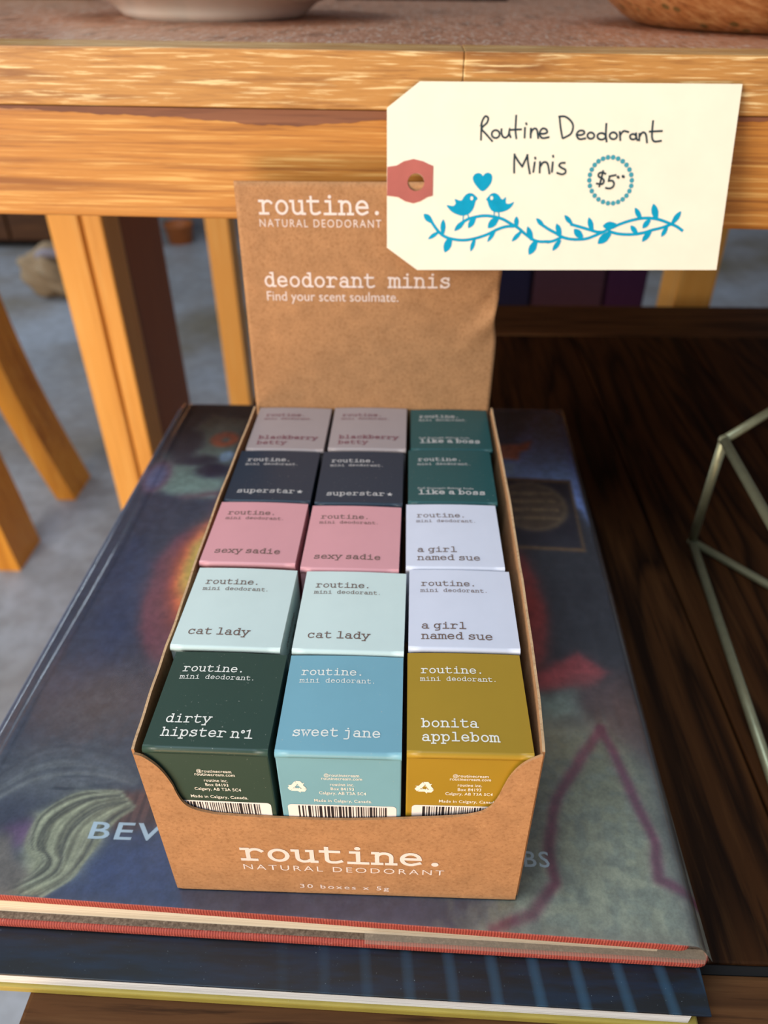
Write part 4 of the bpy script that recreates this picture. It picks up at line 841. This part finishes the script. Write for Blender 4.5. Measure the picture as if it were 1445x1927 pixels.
def carton(key, x0, y0, x1, y1, zt, yaw, names, label, front_row, side_print):
    W_, D_ = (x1 - x0) / 1000 - .0002, (y1 - y0) / 1000 - .0003; zb = .0323 + .0006; H_ = zt - zb
    c = thing('deodorant_carton', label, 'carton', ((x0 + x1) / 2000, (y0 + y1) / 2000, zb), math.radians(yaw), 'mini cartons in the display tray')
    m = CM[key]; ink_m = INKS[key]
    box('carton_body', -W_ / 2, W_ / 2, -D_ / 2, D_ / 2, 0, H_ - .0007, m, c, .0004, 2)
    # lid: top flap rolled down over the front edge
    r = .0011; prof = [(D_ / 2, H_ - .0005), (D_ / 2 - .0003, H_)] + [(-D_ / 2 + r - .0002 - r * math.sin(a), H_ - r + r * math.cos(a)) for a in [math.pi / 2 * k / 6 for k in range(7)]]
    prof += [(-D_ / 2 - .0002, H_ - .0018), (-D_ / 2 + .0001, H_ - .0018)]
    n = 8; v = []; f = []
    for i in range(n + 1):
        u = i / n; x = (-W_ / 2 + W_ * u); cr = .00035 * math.sin(math.pi * u)
        for k, (y, z) in enumerate(prof): v.append((x, y - cr * .6 * (y < 0), z + cr))
    K = len(prof)
    for i in range(n):
        for k in range(K - 1): f.append((i * K + k, i * K + k + 1, (i + 1) * K + k + 1, (i + 1) * K + k))
    top_n = len(v); v += [(a, b + (.0003 if b < -D_ / 2 + .0005 else 0), z - .0003) for a, b, z in v]
    f += [tuple(q_ + top_n for q_ in ff_[::-1]) for ff_ in f[:]]
    for i in (0, n):
        for k in range(K - 1): f.append((i * K + k, i * K + k + top_n, i * K + k + 1 + top_n, i * K + k + 1))
    lid = pyd('lid_flap', v, f, m, c)
    for p in lid.data.polygons: p.use_smooth = p.center.y < -D_ / 2 + .0012 and abs(p.normal.x) < .5
    Tm = lambda u, w_: (u, w_, H_ + .00035 * math.sin(math.pi * min(1, max(0, (u + W_ / 2) / W_))) + .00007)
    xl = -W_ / 2 + .0036; yb_ = -D_ / 2
    ik = Ink(); type_ink(ik, 'routine.', xl, yb_ + .0262 * D_ / .034, .00220, .085); ik.obj('brand_lettering', Tm, ink_m, c)
    ik = Ink(); type_ink(ik, 'mini deodorant.', xl - .0001, yb_ + .0234 * D_ / .034, .00140, .075); ik.obj('product_lettering', Tm, ink_m, c)
    ik = Ink(); wt = .105 if key in ('teal', 'taupe') else .085
    adv = .00245 if len(names) == 2 else (.0024 if len(names[0]) > 8 else .00245)
    if key == 'green': adv = .00240
    if key in ('pink',): adv = .00235
    if key == 'navy': adv = .00242
    if key == 'teal': adv = .00250
    for k, s_ in enumerate(reversed(names)):
        type_ink(ik, s_, xl, yb_ + (.0050 if len(names) == 1 else .0037) + .0042 * k, adv, wt, .45)
    ik.obj('scent_lettering', Tm, ink_m, c)
    if key == 'teal': sans('strength_lettering', 'Full Strength Baking Soda', .0205, .0011, Tm, ink_m, c, xl, yb_ + .0083)
    if side_print:
        Sm = lambda u, w_: (W_ / 2 + .00006, u, w_)
        ik = Ink(); type_ink(ik, 'routine.', -.009, H_ - .0085, .0021, .085); type_ink(ik, 'cat lady', -.009, H_ - .0135, .0021, .08, .5); ik.obj('side_lettering', Sm, ink_m, c)
    if front_row:
        Fm = lambda u, z: (u, -D_ / 2 - .00008, z)
        cx = -.0006 if key != 'green' else .0
        def ln(txt, wd, z, h=.00125): sans('address_lettering', txt, wd, h, Fm, M_CREAM_INK, c, cx + .0012, z, .006, 1.05, 'C')
        T0 = H_
        ln('@routinecream', .0090, T0 - .0092); ln('routinecream.com', .0104, T0 - .0106)
        ln('routine inc.', .0062, T0 - .0131); ln('Box 84193', .0060, T0 - .0150); ln('Calgary, AB T3A 5C4', .0122, T0 - .0169)
        ln('Made in Calgary, Canada.', .0152, T0 - .0203)
        # barcode panel
        bx0, bx1, bz1, bz0 = -W_ / 2 + .0016, W_ / 2 - .0012, T0 - .0217, T0 - .0310; rr = .0012
        out = []
        for (ax, az, a0) in ((bx1 - rr, bz1 - rr, 0), (bx0 + rr, bz1 - rr, 90), (bx0 + rr, bz0 + rr, 180), (bx1 - rr, bz0 + rr, 270)):
            out += [(ax + rr * math.cos(math.radians(a0 + 15 * k)), az + rr * math.sin(math.radians(a0 + 15 * k))) for k in range(7)]
        ik = Ink(); ik.poly(out); bp = ik.obj('barcode_label', Fm, M_PRINTW, c)
        ik = Ink(); rb = random.Random(11 if key == 'blue' else 5); x = bx0 + .0028
        while x < bx1 - .0030:
            w_ = rb.choice([.00018, .00018, .00022, .0004, .0007]); z1 = bz1 - .0005
            ik.poly([(x, bz0 + .002), (x + w_, bz0 + .002), (x + w_, z1), (x, z1)]); x += w_ + rb.choice([.0003, .0004, .0004, .0006])
        ik.obj('barcode_bars', lambda u, z: (u, -D_ / 2 - .00014, z), M_BLACK_INK, bp)
        if key != 'green':
            ik = Ink(); cc_ = (-W_ / 2 + .0048, T0 - .0140); R_ = .0030
            for k in range(3):  # three chasing bent arrows round a triangle
                an = math.radians(90 + 120 * k); rot = lambda p, an=an: (cc_[0] + p[0] * math.cos(an - math.pi / 2) - p[1] * math.sin(an - math.pi / 2), cc_[1] + p[0] * math.sin(an - math.pi / 2) + p[1] * math.cos(an - math.pi / 2))
                S_ = R_
                ik.poly([rot((a * S_, b * S_)) for a, b in ((-.52, .25), (-.20, .80), (.02, .44), (-.18, .05))])
                ik.poly([rot((a * S_, b * S_)) for a, b in ((-.12, .84), (.28, .84), (.46, .52), (.62, .60), (.42, .12), (-.06, .22), (.10, .33), (-.08, .62))])
            ik.obj('recycling_symbol', Fm, M_CREAM_INK, c)
    return c
for i, a in enumerate(CART): carton(*a, front_row=i < 3, side_print=(i == 3))

# ================================================================ price tag
tag = thing('price_tag', 'cream card price tag with handwriting, turquoise birds and vine, red punched end', 'price tag', (.0566, .17118, .13))
tag.rotation_euler = (-0.41451, 0, 0)
# tag plane: local x right, local z up the card, local -y faces the camera
TM = lambda off: (lambda u, v: (u / 1000, -off, v / 1000))
hc = TAG['hole']; hole = [(hc[0] + 3.1 * math.cos(2 * math.pi * k / 32), hc[1] + 3.1 * math.sin(2 * math.pi * k / 32)) for k in range(32)]
plate_obj('card', TAG['tag_outline'], [hole], lambda u, v, w_: (u / 1000, w_, v / 1000), .0006, M_TAG, tag)
px0 = TAG['tag_outline'][5][0]
patch = [(max(p[0], .1), p[1]) for p in TAG['patch']]
pl = plate_obj('reinforcing_patch', patch, [hole], lambda u, v, w_: (u / 1000, -w_, v / 1000), .00018, M_PATCH, tag)
ik = Ink()
for l in TAG['vine']: ik.ribbon(catmull(l, 5), 1.05)
for t_, b_, w_ in TAG['leaves']:
    t_ = np.array(t_); b_ = np.array(b_); d = t_ - b_; L_ = np.hypot(*d); nn = np.array([-d[1], d[0]]) / L_
    prof = [(0, .25), (.2, .38), (.45, .5), (.7, .42), (.88, .22)]
    ik.poly([b_ + d * s_ + nn * w_ * h for s_, h in prof] + [t_] + [b_ + d * s_ - nn * w_ * h for s_, h in reversed(prof)])
ik.obj('vine_print', TM(.00008), M_TEAL, tag)
ik = Ink()
for b_ in TAG['birds']: ik.poly([tuple(p) for p in catmull(b_, 3, True)])
for l in TAG['bird_legs']: ik.ribbon(l, .45)
ik.obj('bird_print', TM(.00009), M_TEAL, tag)
ik = Ink()
for e in TAG['eyes']: ik.disc(e, .55, .7)
ik.obj('bird_eye_print', TM(.00014), M_TAG, tag)
ik = Ink(); ik.poly([tuple(p) for p in catmull(TAG['heart'], 3, True)]); ik.obj('heart_print', TM(.00009), M_TEAL, tag)
ik = Ink()
for d in TAG['dots']: ik.disc(d, .86)
ik.obj('dotted_ring_print', TM(.00009), plain('dull_turquoise_ink', lin(60, 150, 165), .6), tag)
ik = Ink()
for l in TAG['pen']: ik.ribbon(catmull(l, 4), .68)
ik.obj('handwriting', TM(.0001), M_PEN, tag)

# ================================================================ wire frame ornament
wf = thing('wire_ornament', 'geometric wire frame of dull brass rods standing on the dark table', 'ornament', (.30, .14, LT))
r_ = .0021
V_ = dict(B=(.2161, .2025, LT + r_), C=(.2004, .0167, LT + r_), D=(.330, .020, LT + r_), E=(.345, .215, LT + r_), H=(.265, .255, LT + r_),
          A=(.2082, .1843, .05), F=(.1990, -.0050, .052), I=(.265, .233, .052), J=(.345, .20, .055), K=(.335, .000, .055), T=(.275, .13, .115))
V_['H'] = (.216 + (.243 - .216) * 2.6, .2025 + (.1689 - .2025) * 2.6, LT + r_)
Vl = {k: Vector((v[0] - .30, v[1] - .14, v[2] - LT)) for k, v in V_.items()}
for a, b in ('AB', 'BC', 'BH', 'CD', 'DH', 'HE', 'EB', 'AF', 'AI', 'CF', 'FK', 'KD', 'IJ', 'JE', 'JK', 'AT', 'FT', 'KT', 'JT', 'IT'):
    if a + b in ('AT', 'FT', 'EB', 'HE'): continue
    tube('rod', [Vl[a], Vl[b]], r_, M_BRASS, wf, 12)
for k in 'ABCDEFHIJKT':
    bm = bmesh.new(); bmesh.ops.create_icosphere(bm, subdivisions=2, radius=r_ * 1.2); bm_obj('joint', bm, M_BRASS, wf, Vl[k], True)
